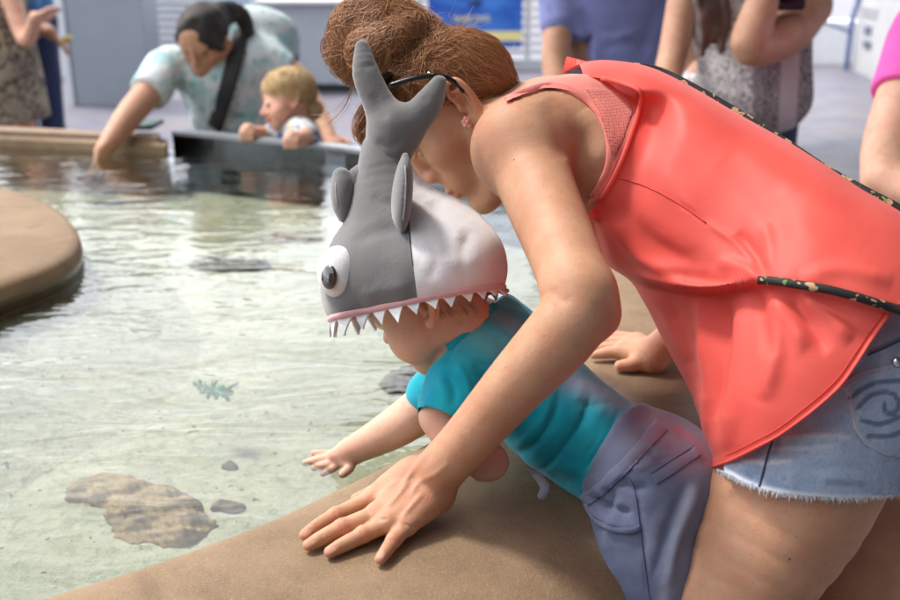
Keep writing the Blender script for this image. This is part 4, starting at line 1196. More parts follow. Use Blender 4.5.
# ------------------------------------------------------------------ cord of the shoulder bag
def m_floral():
    t = NT('black_floral_cord')
    a = t.noise(75, 3, .5); b = t.noise(60, 2, .5, t.vmul((1, 1.3, 1)), 1)
    c = t.mix(t.ramp(a, .58, .60), (.012, .010, .012), (.50, .33, .18)); c = t.mix(t.ramp(a, .66, .68), c, (.45, .10, .12)); c = t.mix(t.ramp(b, .66, .68), c, (.14, .30, .06))
    t.bsdf(Base_Color=c, Roughness=.7, Normal=t.bump(t.noise(600, 2), .3, .0006)); return t.m
M_FL = m_floral()
st_ = thing('bag_strap', 'black floral fabric bag cord looped over the coral top', 'strap', tuple(P(760, 130, 1.24)))
l1 = [(634, 67, 1.285), (660, 72, 1.283), (695, 89, 1.262), (740, 115, 1.238), (785, 143, 1.208), (826, 170, 1.178), (862, 190, 1.148), (905, 213, 1.125), (960, 250, 1.10)]
q1 = [P(x, y - 1, dd_) for x, y, dd_ in l1]
m = MB(); q1 = curve2(q1, 5); m.tube(q1, [(.0052, .0030)] * len(q1), 8, flat=cF); m.build('back_cord', M_FL, st_, True)
q2 = ST.line([(758, 280), (775, 281), (800, 285), (830, 290), (860, 298), (902, 311), (925, 319), (950, 329), (975, 338)], 5, 6, .005)
m = MB(); m.tube(q2, [(.0042, .0025)] * len(q2), 8, flat=cF); m.build('side_cord', M_FL, st_, True)

# ------------------------------------------------------------------ denim shorts
D = SDF()
D.ell(P(850, 372, 1.14), (.158, .150, .150), (nz(lat), nz(c3 - c1), nz(np.cross(lat, c3 - c1))), .04)
D.tube([P(835, 400, 1.085), P(800, 470, 1.072), P(770, 535, 1.066)], [.105, .099, .092], k=.04, kj=.02)
D.tube([P(890, 420, 1.22), P(880, 500, 1.232), P(870, 560, 1.235)], [.105, .096, .092], k=.03, kj=.02)
v, f = D.mesh(.0036, lo=(0, 0, .55))
HM = [tuple(q) for q in curve2([(560, 380), (690, 455), (716, 469), (728, 474), (742, 481), (760, 488), (780, 492), (800, 495), (825, 497), (850, 498), (876, 496), (905, 494), (1000, 490)], 4)] + [(1200, 480), (1200, 900), (560, 900)]
v, f = trim(v, f, HM)
v, f = trim(v, f, [(500, 300), (700, 425), (724, 448), (725, 476), (700, 490), (500, 500)])
v, f = trim(v, f, [(600, 100), (1200, 100), (1200, 200), (905, 270), (800, 300), (700, 300)])
n = normals(v, f)
for l, wd, am in [([(780, 440), (820, 437), (850, 440)], 5, .003), ([(770, 452), (800, 452), (836, 448)], 5, -.0025), ([(740, 462), (766, 466), (790, 464)], 5, .0025), ([(800, 470), (840, 468), (880, 474)], 6, -.002), ([(815, 420), (840, 425)], 5, -.002),
                  ([(838, 372), (860, 360), (905, 338)], 2.2, .0022), ([(760, 488), (766, 470), (776, 440), (785, 418)], 1.6, -.0016)]:
    v = stroke(v, f, l, wd, am, n)
v = crumple(v, f, .0011, 60, 12)
def m_denim():
    t = NT('washed_denim')
    c = t.mix(t.ramp(t.noise(10, 5, .6), .35, .68), (.33, .43, .59), (.14, .215, .37))
    c = t.mix(t.math('MULTIPLY', t.ramp(t.noise(1, 5, .7, t.vmul((60, 60, 14))), .45, .7), .55), c, (.50, .58, .70))
    tw = t.n('ShaderNodeTexWave', {'Scale': 260.0, 'Distortion': 2.0, 'Vector': t.vmul((1, 1, 1.6))}).outputs['Fac']
    c = t.mix(t.math('MULTIPLY', tw, .28), c, (.55, .62, .72))
    c = t.mix(t.math('MULTIPLY', t.ramp(t.noise(260, 3, .7), .45, .7), .3), c, (.12, .18, .33))
    c = t.mix(t.ramp(t.attr('worn').outputs['Fac'], .1, .9), c, (.66, .70, .76))
    c = t.mix(t.math('MULTIPLY', t.ramp(t.attr('inked').outputs['Fac'], .2, .8), .7), c, (.045, .07, .15))
    b = t.bump(t.math('ADD', t.noise(700, 3), t.math('MULTIPLY', tw, .6)), .4, .001)
    t.bsdf(Base_Color=c, Roughness=.85, Normal=b, Sheen_Weight=.15); return t.m
M_DENIM = m_denim()
px, py, d = proj(v)
hd, _, _ = polydist(px, py, HM[:40]); worn = np.exp(-(hd / 4) ** 2) * .8
for l in [[(780, 438), (820, 435), (850, 438)], [(742, 460), (766, 463), (790, 461)], [(770, 449), (800, 449), (836, 445)]]: worn = np.maximum(worn, np.exp(-(polydist(px, py, l)[0] / 3.2) ** 2) * .6)
inked = np.exp(-(polydist(px, py, [(772, 452), (777, 436), (786, 416)])[0] / 7) ** 2) * (.5 + .5 * wob(v, 170, 3)) * 1.2 + np.exp(-(polydist(px, py, [(828, 482), (862, 484)])[0] / 7) ** 2) * .55
shorts = link('denim_shorts', v, f, M_DENIM, mom, {'worn': worn, 'inked': np.clip(inked, 0, 1)})
SD = Surf(v)
PK = [(836, 386), (860, 372), (905, 362), (930, 360), (930, 452), (905, 458), (884, 455), (864, 444), (853, 428), (849, 405), (846, 392)]
pv, pf = patch(v, f, PK, .0032, edge=.5)
pqx, pqy, _ = proj(pv)
pe = np.exp(-(polydist(pqx, pqy, PK + [PK[0]])[0] / 3) ** 2)
swirls = [[(858, 408), (870, 396), (888, 392), (898, 400), (896, 412), (886, 412), (884, 404)], [(850, 398), (872, 384), (905, 380)], [(862, 420), (880, 424), (905, 415)], [(868, 436), (890, 436), (905, 430)]]
ik = np.zeros(len(pv))
for l in swirls: ik = np.maximum(ik, np.exp(-(polydist(pqx, pqy, [tuple(q) for q in curve2(l, 5)])[0] / 3.0) ** 2))
pk = link('back_pocket', pv, pf, M_DENIM, shorts, {'worn': pe * .5, 'inked': ik})
SP = Surf(np.vstack([pv, v]))
M_THR = m_plain('navy_thread', (.045, .06, .12), .7); M_TAN = m_plain('pale_thread', (.52, .50, .46), .7)
m = MB()
for l in swirls: q = SP.line(l, 5, 4, .0008); m.tube(q, .0006, 6)
m.build('embroidery', M_THR, pk, True)
m = MB()
q = SP.line([(850, 392), (853, 410), (857, 428), (867, 441), (885, 451), (905, 454)], 5, 4, .001); m.tube(q, .0009, 5)
q = SP.line([(853, 400), (872, 388), (905, 380)], 5, 4, .001)
q = SP.line([(842, 390), (864, 378), (905, 367)], 5, 4, .001); m.tube(q, .0008, 5)
m.build('stitching', M_TAN, pk, True)
m = MB(); q = SD.line([(759, 487), (763, 472), (770, 448), (780, 424), (788, 410)], 5, 4, .0006); m.tube(q, .0010, 5)
m.build('seam', M_THR, shorts, True)
for a_, b_ in (((846, 352), (906, 322)), ((850, 362), (906, 338))): m = MB(); q = SD.line([a_, ((a_[0] + b_[0]) / 2, (a_[1] + b_[1]) / 2 + 1), b_], 6, 4, .0008); m.tube(q, .0009, 5); m.build('seam', M_THR, shorts, True)
WB = [(835, 375), (850, 342), (880, 318), (915, 300), (930, 320), (905, 336), (870, 352), (848, 378)]
wv, wf = patch(v, f, WB, .003, edge=.4); link('waistband', wv, wf, M_DENIM, shorts, {'worn': np.full(len(wv), .1), 'inked': np.zeros(len(wv))})
bp = SP.at(897, 362, 4, .003); m = MB(); m.tube([bp, bp - cF * .003], [.0055, .0045], 14); m.build('rivet', m_plain('silver', (.7, .7, .72), .25, .05, metal=1), pk, True)
# frayed hem
fr = []
hp = curve2([(716, 469), (728, 474), (742, 481), (760, 488), (780, 492), (800, 495), (825, 497), (850, 498), (876, 496), (903, 494)], 60)
for k in range(950):
    q = hp[rng.integers(0, len(hp))]; a = SD.at(q[0], q[1] - 1.0, 4, .0004); L_ = rng.uniform(.002, .0062)
    dv = nz(-cU + rng.normal(size=3) * .22) * L_; cvv = rng.normal(size=3) * L_ * .3
    fr.append([a + dv * t + cvv * t * t - cF * .001 for t in np.linspace(0, 1, 6)])
tubes_mesh('frayed_hem', np.array(fr), .00022, m_plain('white_thread', (.62, .66, .72), .8), shorts, seed=3)
m = MB(); q = SD.at(762, 489, 4, .001); m.tube(curve2([q, q + .006 * cR - .004 * cU, q + .010 * cR - .010 * cU, q + .003 * cR - .011 * cU, q + .001 * cR - .004 * cU], 5), .0007, 5); m.build('loose_thread', m_plain('orange_thread', (.5, .22, .06), .7), shorts, True)
# sandals under her feet
for a_ in (aA, aB):
    sd_ = MB(); p0 = a_ + (.05, 0, 0)
    out = [(p0[0] + x, p0[1] + y) for x, y in [(.01, -.03), (-.08, -.035), (-.16, -.042), (-.205, -.02), (-.205, .015), (-.16, .032), (-.08, .028), (.01, .03), (.025, 0)]]
    sd_.prism(out, 0.0, .018); o_ = sd_.build('sandal', m_plain('brown_leather', (.16, .08, .04), .6), mom)
# ------------------------------------------------------------------ the small boy
boy = thing('person', 'small boy in teal tie dye shirt lying over the pool rim in a shark hat', 'child', tuple(np.r_[(.20, 1.02), .30]))
bh = profile_frame(443, 293, 1.150, (-.90, .42), yaw=rad(27), sc=.97)
K = SDF()
head_sdf(K, bh, cran=((0, .026, .034), (.067, .070, .066)), baby=True)
sN, sF = P(476, 352, 1.145), P(455, 345, 1.27)
latc = nz(sF - sN)
K.tube([bh(0, .0, -.02), bh(0, -.008, -.045), P(484, 344, 1.205)], [.040, .037, .043], k=.015)
K.tube([P(490, 345, 1.205), P(540, 402, 1.20), P(590, 440, 1.185), P(622, 458, 1.165)], [.052, .058, .058, .055], k=.02, flat=(latc, 1.25), kj=.01)
# far arm reaching down into the water
hw = Pz(352, 450, .680); hd0 = P(352, 451, 1.315)
K.tube([sF, P(434, 396, 1.285), P(398, 426, 1.30), P(352, 451, 1.315)], [.034, .0305, .027, .0185], k=.012, kj=.012)
pk0 = P(340, 456, 1.325)
K.tube([hd0, pk0], [.0185, .0165], k=.008, flat=(nz(cU * .8 + cF * .3), .75))
for (x1, y1), (x2, y2), r0 in [((327, 458), (305, 463), .0062), ((330, 454), (314, 453), .0060), ((331, 463), (314, 468), .0062), ((335, 467), (323, 474), .0056)]:
    d_ = 1.33 + (y1 - 457) * -.0012
    K.tube([pk0 + (P(x1, y1, d_) - pk0) * .3, P(x1, y1, d_), P((x1 + x2) / 2, (y1 + y2) / 2, d_ + .002), P(x2, y2, d_ + .004)], [.0085, r0, r0 * .92, r0 * .72], k=.003, kj=.002)
K.tube([pk0, P(350, 466, 1.305), P(343, 474, 1.30)], [.010, .0072, .0056], k=.005)
# near arm folded under him
eN = P(440, 417, 1.118); wN = P(484, 458, 1.118)
K.tube([sN, P(455, 388, 1.125), eN], [.036, .030, .0215], k=.01, kj=.01)
K.tube([eN, P(458, 440, 1.112), wN], [.0215, .0245, .021], k=.01, kj=.012)
K.ell(P(487, 463, 1.115), (.024, .021, .019), None, .012)
for i in range(4):
    a_ = P(494 - i * 3, 462 + i * 3.4, 1.108 + .006 * i); b_ = P(498 - i * 4, 470 + i * 1.2, 1.106 + .006 * i); c_ = P(490 - i * 4, 475 + i * .4, 1.11 + .006 * i)
    K.tube([P(486, 462, 1.115), a_, b_, c_], [.011, .0078, .0075, .006], k=.004)
K.tube([P(478, 462, 1.11), P(476, 470, 1.105), P(484, 475, 1.106)], [.010, .008, .0065], k=.005)
# legs
hipN, knN = P(655, 492, 1.13), P(645, 612, 1.085)
hipF, knF = P(668, 480, 1.22), P(662, 600, 1.21)
anN, anF = np.array((knN[0] - .005, knN[1] + .01, .37)), np.array((knF[0] - .005, knF[1] + .01, .37))
K.tube([P(622, 458, 1.165), P(655, 470, 1.17)], [.055, .06], k=.02, flat=(latc, 1.2))
for a_, b_, c_ in ((hipN, knN, anN), (hipF, knF, anF)):
    K.tube([a_, b_, c_], [.054, .040, .026], k=.02, kj=.02)
    K.tube([c_, c_ + (0, 0, -.03), c_ + (-.07, .02, -.05)], [.026, .026, .02], k=.015)
v, f = K.mesh(.0027, zs=.60)
v, f = refine(v, f, K, [(bh(0, .05, -.02), .085), (bh(.07, -.01, 0), .04), (P(325, 460, 1.33), .05)])
n = normals(v, f); px, py, d = proj(v); fc = facing(v, n) > 0
v = stroke(v, f, [(438, 348), (452, 354), (468, 352)], 3, -.0015, n); v = stroke(v, f, [(455, 322), (470, 318), (480, 312)], 3, -.001, n)
blush = np.zeros(len(v))
for x, y, r, a in [(425, 318, 14, .6), (405, 345, 18, .22), (376, 333, 6, .4), (434, 418, 12, .35), (487, 464, 14, .3), (350, 452, 10, .25), (330, 458, 10, .25), (462, 325, 12, .12)]: blush += np.exp(-((px - x) ** 2 + (py - y) ** 2) / r ** 2) * a
ink = np.zeros(len(v))
for t_ in np.linspace(0, 1, 7):
    ink = np.maximum(ink, np.clip(1.2 - np.linalg.norm(v - bh(.016 + .026 * t_, .083 - .016 * t_ ** 2, .004 + .003 * math.sin(t_ * 3)), axis=1) / .0026, 0, 1) * .8)
lipc = [bh(x, .084, z) for x in (-.008, 0, .008) for z in (-.043, -.0505)]
dl = np.min(np.stack([np.linalg.norm(v - c_, axis=1) for c_ in lipc]), 0); blush = np.maximum(blush, np.clip(1 - dl / .009, 0, 1) * .8)
link('body', v, f, SKIN_CHILD, boy, {'blush': blush, 'pale': np.zeros(len(v)), 'ink': ink})
eyes(bh, boy, EYE_B, True)
# fine pale hair at the nape and temple
hr = []
for k in range(110):
    t_ = rng.uniform(); o = P(436 + t_ * 44, 305 + rng.uniform(-4, 8) - t_ * 6, 1.10)
    g = K.grad(o[None])[0]; e = K.ev(o[None])[0]; o = o - g * e
    dv = nz(.8 * cR - .9 * cU + rng.normal(size=3) * .25); dv = nz(dv - (dv @ g) * g); L_ = rng.uniform(.006, .013)
    hr.append([o + dv * L_ * s + g * .0004 for s in np.linspace(0, 1, 6)])
tubes_mesh('hair', np.array(hr), .00016, m_hair('pale_brown_hair', (.46, .31, .18), (.64, .47, .31), .1), boy, seed=8)

# t-shirt
TS = SDF()
TS.tube([P(481, 327, 1.205), P(496, 343, 1.205), P(540, 400, 1.20), P(588, 440, 1.185), P(622, 462, 1.165)], [.047, .058, .066, .0665, .066], k=.02, flat=(latc, 1.26), kj=.02)
TS.tube([P(490, 352, 1.15), P(470, 374, 1.132), P(453, 408, 1.114)], [.050, .046, .041], k=.022, kj=.015)
TS.tube([P(475, 345, 1.265), P(450, 376, 1.28), P(434, 394, 1.287)], [.046, .042, .037], k=.022, kj=.015)
hx = nz(P(453, 408, 1.114) - P(470, 374, 1.132)); hc = P(452, 411, 1.113)
TS.ell(hc + hx * .022, (.0335, .0335, .040), (np.cross(hx, cF), np.cross(hx, np.cross(hx, cF)), hx), .004, True)
wx = nz(P(622, 462, 1.165) - P(588, 440, 1.185)); wc = P(624, 461, 1.165)
TS.ops.append(('h', (wc, wx), .006, True, wc - .2, wc + .2))
nx_ = nz(-.68 * cR + .74 * cU); nc_ = P(474, 324, 1.15)
TS.ops.append(('h', (nc_, nx_), .004, True, nc_ - .13, nc_ + .13)); TS.tube([P(455, 306, 1.19), P(474, 324, 1.20), P(486, 337, 1.205)], [.046, .043, .036], k=.004, sub=True)
v, f = TS.mesh(.0028)
n = normals(v, f)
for l, wd, am in [([(585, 380), (572, 410), (548, 440), (524, 462)], 5, .0045), ([(592, 392), (580, 424), (556, 456), (536, 476)], 4, -.005), ([(606, 396), (592, 432), (568, 464)], 5, .004),
                  ([(560, 384), (556, 410), (536, 440), (514, 455)], 4, -.0055), ([(552, 400), (540, 426), (516, 450)], 5, .004), ([(620, 408), (606, 440), (580, 475)], 4, -.0035), ([(632, 412), (614, 452), (588, 484)], 5, .003),
                  ([(545, 470), (565, 482), (590, 482)], 4, -.003), ([(520, 458), (545, 466), (580, 470)], 5, .003), ([(575, 400), (590, 406), (612, 402)], 4, -.003), ([(640, 412), (628, 440), (606, 468)], 3.5, -.0025),
                  ([(446, 372), (454, 390), (452, 408)], 3.5, -.0035), ([(456, 362), (468, 384), (470, 404)], 4, .003), ([(474, 362), (486, 378), (484, 396)], 4, -.003), ([(440, 378), (446, 394)], 4, .003), ([(492, 366), (500, 376)], 4, .002),
                  ([(450, 338), (452, 352), (444, 366)], 3, -.002), ([(486, 322), (510, 340), (530, 352)], 4, .002), ([(494, 340), (520, 356), (536, 372)], 4, -.002)]:
    v = stroke(v, f, l, wd * rng.uniform(.7, 1.5), am * rng.uniform(.45, 1.0), n)
v = stroke(v, f, [(446, 360), (470, 358), (496, 366), (516, 384)], 1.6, -.0018, n, taper=False)
v = crumple(v, f, .0008, 60, 21); v = crumple(v, f, .0004, 160, 22)
px, py, d = proj(v)
lil = np.exp(-(polydist(px, py, [(572, 380), (596, 388), (640, 408)])[0] / 14) ** 2) * .9 * (.7 + .3 * wob(v, 40, 1)) + np.exp(-(polydist(px, py, [(498, 316), (520, 330)])[0] / 9) ** 2) * .55
pal = np.exp(-(polydist(px, py, [(470, 330), (500, 345), (540, 372)])[0] / 18) ** 2) * .62 * (.8 + .3 * wob(v, 50, 4)) + np.exp(-(polydist(px, py, [(640, 405), (655, 417), (646, 432)])[0] / 8) ** 2) * .9
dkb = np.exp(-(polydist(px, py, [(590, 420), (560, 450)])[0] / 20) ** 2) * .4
def m_tiedye():
    t = NT('teal_tie_dye')
    c = t.mix(t.ramp(t.noise(16, 4, .6), .35, .68), (.0, .31, .44), (.01, .40, .50))
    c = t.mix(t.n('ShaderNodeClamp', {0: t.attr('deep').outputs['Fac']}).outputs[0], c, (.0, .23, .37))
    c = t.mix(t.n('ShaderNodeClamp', {0: t.attr('pale').outputs['Fac']}).outputs[0], c, (.27, .56, .58))
    c = t.mix(t.n('ShaderNodeClamp', {0: t.attr('lilac').outputs['Fac']}).outputs[0], c, (.33, .36, .52))
    b = t.bump(t.noise(45, 3, .5, dist=.6), .2, .005); b = t.bump(t.noise(800, 2), .3, .0007, b)
    t.bsdf(Base_Color=c, Roughness=.85, Normal=b, Sheen_Weight=.2, Specular_IOR_Level=.25); return t.m
M_TD = m_tiedye()
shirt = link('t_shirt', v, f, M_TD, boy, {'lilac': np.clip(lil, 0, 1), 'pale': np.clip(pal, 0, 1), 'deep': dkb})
SS = Surf(v)
m = MB()
nb = SS.line([(448, 350), (458, 343), (472, 330), (484, 318), (496, 306)], 6, 6, .0065); m.tube(nb, [(.0062, .0030)] * len(nb), 8, flat=cF)
m.build('neckband', M_TD, shirt, True, None)
m = MB(); q = SS.line([(654, 424), (640, 446), (620, 466), (598, 482), (580, 489)], 6, 5, .0006); m.tube(q, .0010, 6); m.build('hem_stitch', M_TD, shirt, True)
# pale draw cord at his waist
m = MB(); q = curve2([P(524, 470, 1.10), P(535, 474, 1.085), P(545, 487, 1.075), P(541, 499, 1.08)], 6); m.tube(q, [(.0015, .003), ] * 6 + [(.0025, .0055)] * (len(q) - 7) + [(.001, .003)], 8, flat=cR)
m.build('shirt_tail', m_cloth('grey_cotton', (.24, .27, .33)), boy, True)

# shorts
HS = SDF()
HS.tube([P(614, 452, 1.168), P(640, 472, 1.155), P(662, 482, 1.145)], [.066, .069, .066], k=.03, flat=(latc, 1.22), kj=.02)
HS.ell(P(672, 468, 1.16), (.047, .085, .052), None, .03)
HS.tube([P(648, 488, 1.125), P(647, 530, 1.11), P(645, 612, 1.085)], [.069, .061, .052], k=.02, kj=.02)
HS.tube([P(664, 478, 1.21), P(662, 540, 1.21), P(660, 606, 1.21)], [.066, .058, .052], k=.02, kj=.02)
for c_ in (P(645, 616, 1.085), P(660, 610, 1.21)): HS.ell(c_ + (0, 0, -.03), (.043, .043, .04), None, .004, True)
HS.ops.append(('h', (P(612, 453, 1.168), -wx), .005, True, wc - .2, wc + .2))
v, f = HS.mesh(.003)
n = normals(v, f)
for l, wd, am in [([(583, 500), (600, 516), (622, 526), (640, 528)], 4.5, .006), ([(588, 492), (606, 506), (632, 514)], 4, -.006), ([(604, 486), (612, 500), (606, 520)], 4, -.004), ([(620, 500), (608, 540), (612, 590)], 6, .003),
                  ([(640, 440), (650, 448), (668, 446)], 3, .0028), ([(646, 450), (660, 458), (676, 456)], 3, -.003), ([(630, 470), (646, 466), (660, 452)], 4, .003), ([(618, 478), (634, 488), (650, 486)], 4, -.003),
                  ([(700, 480), (680, 530), (664, 590)], 5, .004), ([(690, 476), (668, 530), (650, 590)], 5, -.003), ([(636, 480), (642, 530), (648, 596)], 2, -.002), ([(590, 530), (600, 560), (606, 596)], 5, .003), ([(664, 434), (690, 446), (704, 462)], 5, .003)]:
    v = stroke(v, f, l, wd, am, n)
v = crumple(v, f, .0012, 55, 31); v = crumple(v, f, .0005, 150, 32)
px, py, d = proj(v)
pk_ = np.exp(-(polydist(px, py, [(648, 432), (672, 442), (690, 458)])[0] / 20) ** 2) * (.75 + .3 * wob(v, 55, 6))
wh = np.maximum(np.exp(-(polydist(px, py, [(692, 490), (674, 540), (664, 600)])[0] / 6) ** 2) * np.clip(.6 + .6 * wob(v, 45, 7), 0, 1), np.exp(-(polydist(px, py, [(660, 510), (640, 560)])[0] / 6) ** 2) * np.clip(.4 * wob(v, 60, 8), 0, 1))
coral_bounce = np.exp(-(polydist(px, py, [(676, 428), (700, 444), (712, 468)])[0] / 4) ** 2) * .4  # painted red reflection of the coral top along the seat edge
def m_lav():
    t = NT('lavender_tie_dye')
    c = t.mix(t.ramp(t.noise(13, 4, .6), .35, .68), (.175, .20, .305), (.12, .142, .235))
    cl = lambda a: t.n('ShaderNodeClamp', {0: t.attr(a).outputs['Fac']}).outputs[0]
    c = t.mix(cl('pink'), c, (.36, .28, .37)); c = t.mix(cl('white'), c, (.46, .48, .57)); c = t.mix(cl('red'), c, (.58, .10, .15))
    b = t.bump(t.noise(40, 3, .5, dist=.6), .3, .006); b = t.bump(t.noise(800, 2), .3, .0007, b)
    t.bsdf(Base_Color=c, Roughness=.85, Normal=b, Sheen_Weight=.2, Specular_IOR_Level=.25); return t.m
M_LV = m_lav()
at = lambda a, b, c: {'pink': np.clip(a, 0, 1), 'white': np.clip(b, 0, 1), 'red': np.clip(c, 0, 1)}
bs_ = link('shorts', v, f, M_LV, boy, at(pk_, wh, coral_bounce))
SH = Surf(v)
M_LTH = m_plain('violet_thread', (.13, .13, .24), .8)
m = MB()
def flatstrip(S_, pts, wid, mat, name, par, lift=.0015, k=4):
    q = S_.line(pts, 6, 5, lift); m = MB(); m.tube(q, [(wid, .0016)] * len(q), 8, flat=cF); return m.build(name, mat, par, True)
WBP = [(655, 418), (640, 440), (620, 462), (600, 482), (580, 496), (588, 506), (608, 492), (630, 470), (650, 448), (668, 430)]
wv, wf = patch(v, f, WBP, .0045, edge=.3); wq = crumple(wv, wf, .0008, 240, 3); wx_, wy_, _ = proj(wq)
link('waistband', wq, wf, M_LV, bs_, at(np.clip((wx_ - 620) / 40, 0, .8), np.zeros(len(wq)), np.zeros(len(wq))))
WP = [(650, 474), (694, 446), (700, 455), (656, 484)]
wv, wf = patch(v, f, WP, .0022, edge=.4); wx_, wy_, _ = proj(wv)
pw = link('welt_pocket', wv, wf, M_LV, bs_, at(np.clip((wx_ - 650) / 60, 0, .8), np.zeros(len(wv)), np.zeros(len(wv))))
m = MB()
for l in ([(650, 474), (672, 460), (694, 446)], [(656, 484), (678, 470), (700, 455)]): m.tube(SH.line(l, 5, 4, .0026), .0007, 5)
m.build('pocket_seam', M_LTH, pw, True)
m = MB(); m.tube(SH.line([(625, 470), (634, 490), (640, 530), (645, 570), (650, 604)], 6, 4, .0006), .0009, 5); m.build('side_seam', M_LTH, bs_, True)
m = MB(); q = SH.line([(586, 505), (596, 520), (612, 529), (630, 531), (640, 528)], 6, 5, .002); m.tube(q, [(.0035, .0018)] * len(q), 6, flat=cF); m.build('pocket_edge', M_LV, bs_, True)
for c_ in (anN, anF):
    S_ = SDF(); S_.tube([c_ + (.012, 0, -.045), c_ + (-.03, .008, -.047), c_ + (-.085, .022, -.053)], [.030, .031, .024], k=.01); S_.half(c_ + (0, 0, -.068), (0, 0, -1), .004); S_.half(c_ + (0, 0, -.005), (0, 0, 1), .004)
    sv, sf = S_.mesh(.004); link('shoe', sv, sf, m_plain('blue_canvas', (.05, .09, .22), .8), boy)
m = MB(); m.box((knN[0] - .16, .86, 0), (knF[0] + .16, 1.16, anN[2] - .07), bev=.01)
tag(m.build('step_block', M_FARRIM), 'low stone step against the outer face of the near pool rim', 'step')

# ------------------------------------------------------------------ shark hat
hat = thing('shark_hat', 'grey and white plush shark hat with googly eyes on the boy\'s head', 'hat', tuple(P(415, 300, 1.13)))
HD = 1.13
S = SDF()
S.ell(P(418, 267, HD), (.080, .092, .067), None, .02)
S.ell(P(372, 272, HD), (.056, .070, .058), None, .03)
S.ell(P(447, 267, HD), (.060, .086, .061), None, .02)
S.tube([P(398, 212, HD), P(428, 242, HD), P(450, 268, HD)], [.040, .056, .060], k=.025)
S.tube([P(402, 245, HD), P(390, 205, HD), P(383, 165, HD), P(383, 150, HD)], [.058, .042, .028, .024], k=.02, kj=.02)
S.ell(P(350, 296, HD), (.031, .06, .030), None, .02)
# hollow for the head, cut along the brim
b0, b1 = P(342, 319, HD), P(499, 289, HD)
fr_up = nz(np.cross(nz(b1 - b0), nz(P(418, 300, 1.045) - b0)))
if fr_up[2] > 0: fr_up = -fr_up
S.ops.append(('h', (b0, fr_up), .004, True, P(420, 280, HD) - .3, P(420, 280, HD) + .3))
S.ell(P(420, 288, HD), (.066, .078, .050), None, .006, True)
v, f = S.mesh(.003)
n = normals(v, f)
for l, wd, am in [([(352, 245), (372, 232), (400, 228)], 6, -.002), ([(372, 196), (384, 204), (396, 200)], 5, -.0015), ([(360, 300), (384, 290), (410, 288)], 8, .002), ([(420, 215), (440, 222), (466, 240)], 8, .002), ([(430, 200), (446, 236), (450, 262)], 8, -.002), ([(470, 228), (462, 258), (470, 284)], 7, -.002), ([(425, 250), (450, 262), (480, 262)], 9, .002), ([(432, 240), (436, 262), (428, 282)], 6, -.0015)]:
    v = stroke(v, f, l, wd, am, n)
v = crumple(v, f, .0012, 45, 41); v = crumple(v, f, .0004, 130, 42)
def split(v, f, c, nrm):
    out = []
    for sgn in (1, -1):
        bm = bmesh.new(); vs = [bm.verts.new(q) for q in v]
        for q in f: bm.faces.new([vs[i] for i in q])
        bmesh.ops.bisect_plane(bm, geom=list(bm.verts) + list(bm.edges) + list(bm.faces), plane_co=c, plane_no=nrm * sgn, clear_outer=True)
        bm.verts.index_update(); out.append((np.array([q.co[:] for q in bm.verts]), [[q.index for q in p.verts] for p in bm.faces])); bm.free()
    return out
sa, sb = P(405, 185, 1.07), P(418, 301, 1.045)
vr = nz(P(412, 245, HD) - CAM); vr = nz(vr + .05 * cR)
sn = nz(np.cross(nz(sb - sa), vr)); 
if sn @ cR < 0: sn = -sn
(gv, gf), (wv, wf) = split(v, f, (sa + sb) / 2, sn)
def m_fleece(name, col, tint=None):
    t = NT(name)
    c = t.mix(t.ramp(t.noise(30, 5, .6), .3, .7), tuple(x * .93 for x in col), col)
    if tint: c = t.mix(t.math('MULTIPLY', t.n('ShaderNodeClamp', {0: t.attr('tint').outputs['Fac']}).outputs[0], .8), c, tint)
    b = t.bump(t.noise(26, 3, .5, dist=.5), .3, .006); b = t.bump(t.noise(500, 4, .7), .5, .0012, b)
    t.bsdf(Base_Color=c, Roughness=.95, Normal=b, Sheen_Weight=.6, Sheen_Roughness=.5, Specular_IOR_Level=.15); return t.m
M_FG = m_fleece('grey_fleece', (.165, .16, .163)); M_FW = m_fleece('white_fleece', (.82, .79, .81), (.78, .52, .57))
M_FP = m_fleece('pink_fleece', (.72, .40, .42))
link('grey_crown', gv, gf, M_FG, hat)
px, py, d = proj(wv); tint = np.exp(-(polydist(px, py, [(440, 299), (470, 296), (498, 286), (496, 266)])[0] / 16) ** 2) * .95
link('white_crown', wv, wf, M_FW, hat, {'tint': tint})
HSf = Surf(v)
m = MB(); q = HSf.line([(408, 187), (406, 205), (407, 222), (411, 255), (415, 280), (418, 300)], 6, 4, .0008); m.tube(q, .0007, 6); m.build('seam', m_plain('grey_thread', (.14, .14, .14), .8), hat, True)
# brim ring in 3-D, from the cut edge of the crown
ce = S; bc = (b0 + b1) / 2; e1 = nz(b1 - b0); e2 = nz(np.cross(e1, fr_up))
brim = []
T0 = SDF(); T0.ops = [o for o in S.ops if not o[3]]
for a_ in np.linspace(0, 2 * math.pi, 120, endpoint=False):
    dv = math.cos(a_) * e1 + math.sin(a_) * e2; lo, hi = 0.0, .20
    for _ in range(26):
        mid = (lo + hi) / 2
        if T0.ev((bc + dv * mid)[None])[0] < 0: lo = mid
        else: hi = mid
    brim.append(bc + dv * (lo - .001))
brim = np.array(brim)
m = MB(); rr = np.vstack([brim, brim[:2]]); m.tube(rr + fr_up * -.001, [(.0042, .0040)] * len(rr), 8, flat=fr_up); m.build('brim', M_FP, hat, True)
M_FELT = m_plain('white_felt', (.82, .83, .86), .9, .04, 60, .3, 500)
nt_ = 27; tot = len(brim)
arc = np.r_[0, np.cumsum(np.linalg.norm(np.diff(np.vstack([brim, brim[:1]]), axis=0), axis=1))]
def on_brim(s_): s_ %= arc[-1]; return np.array([np.interp(s_, arc, np.r_[brim[:, q], brim[0, q]]) for q in range(3)])
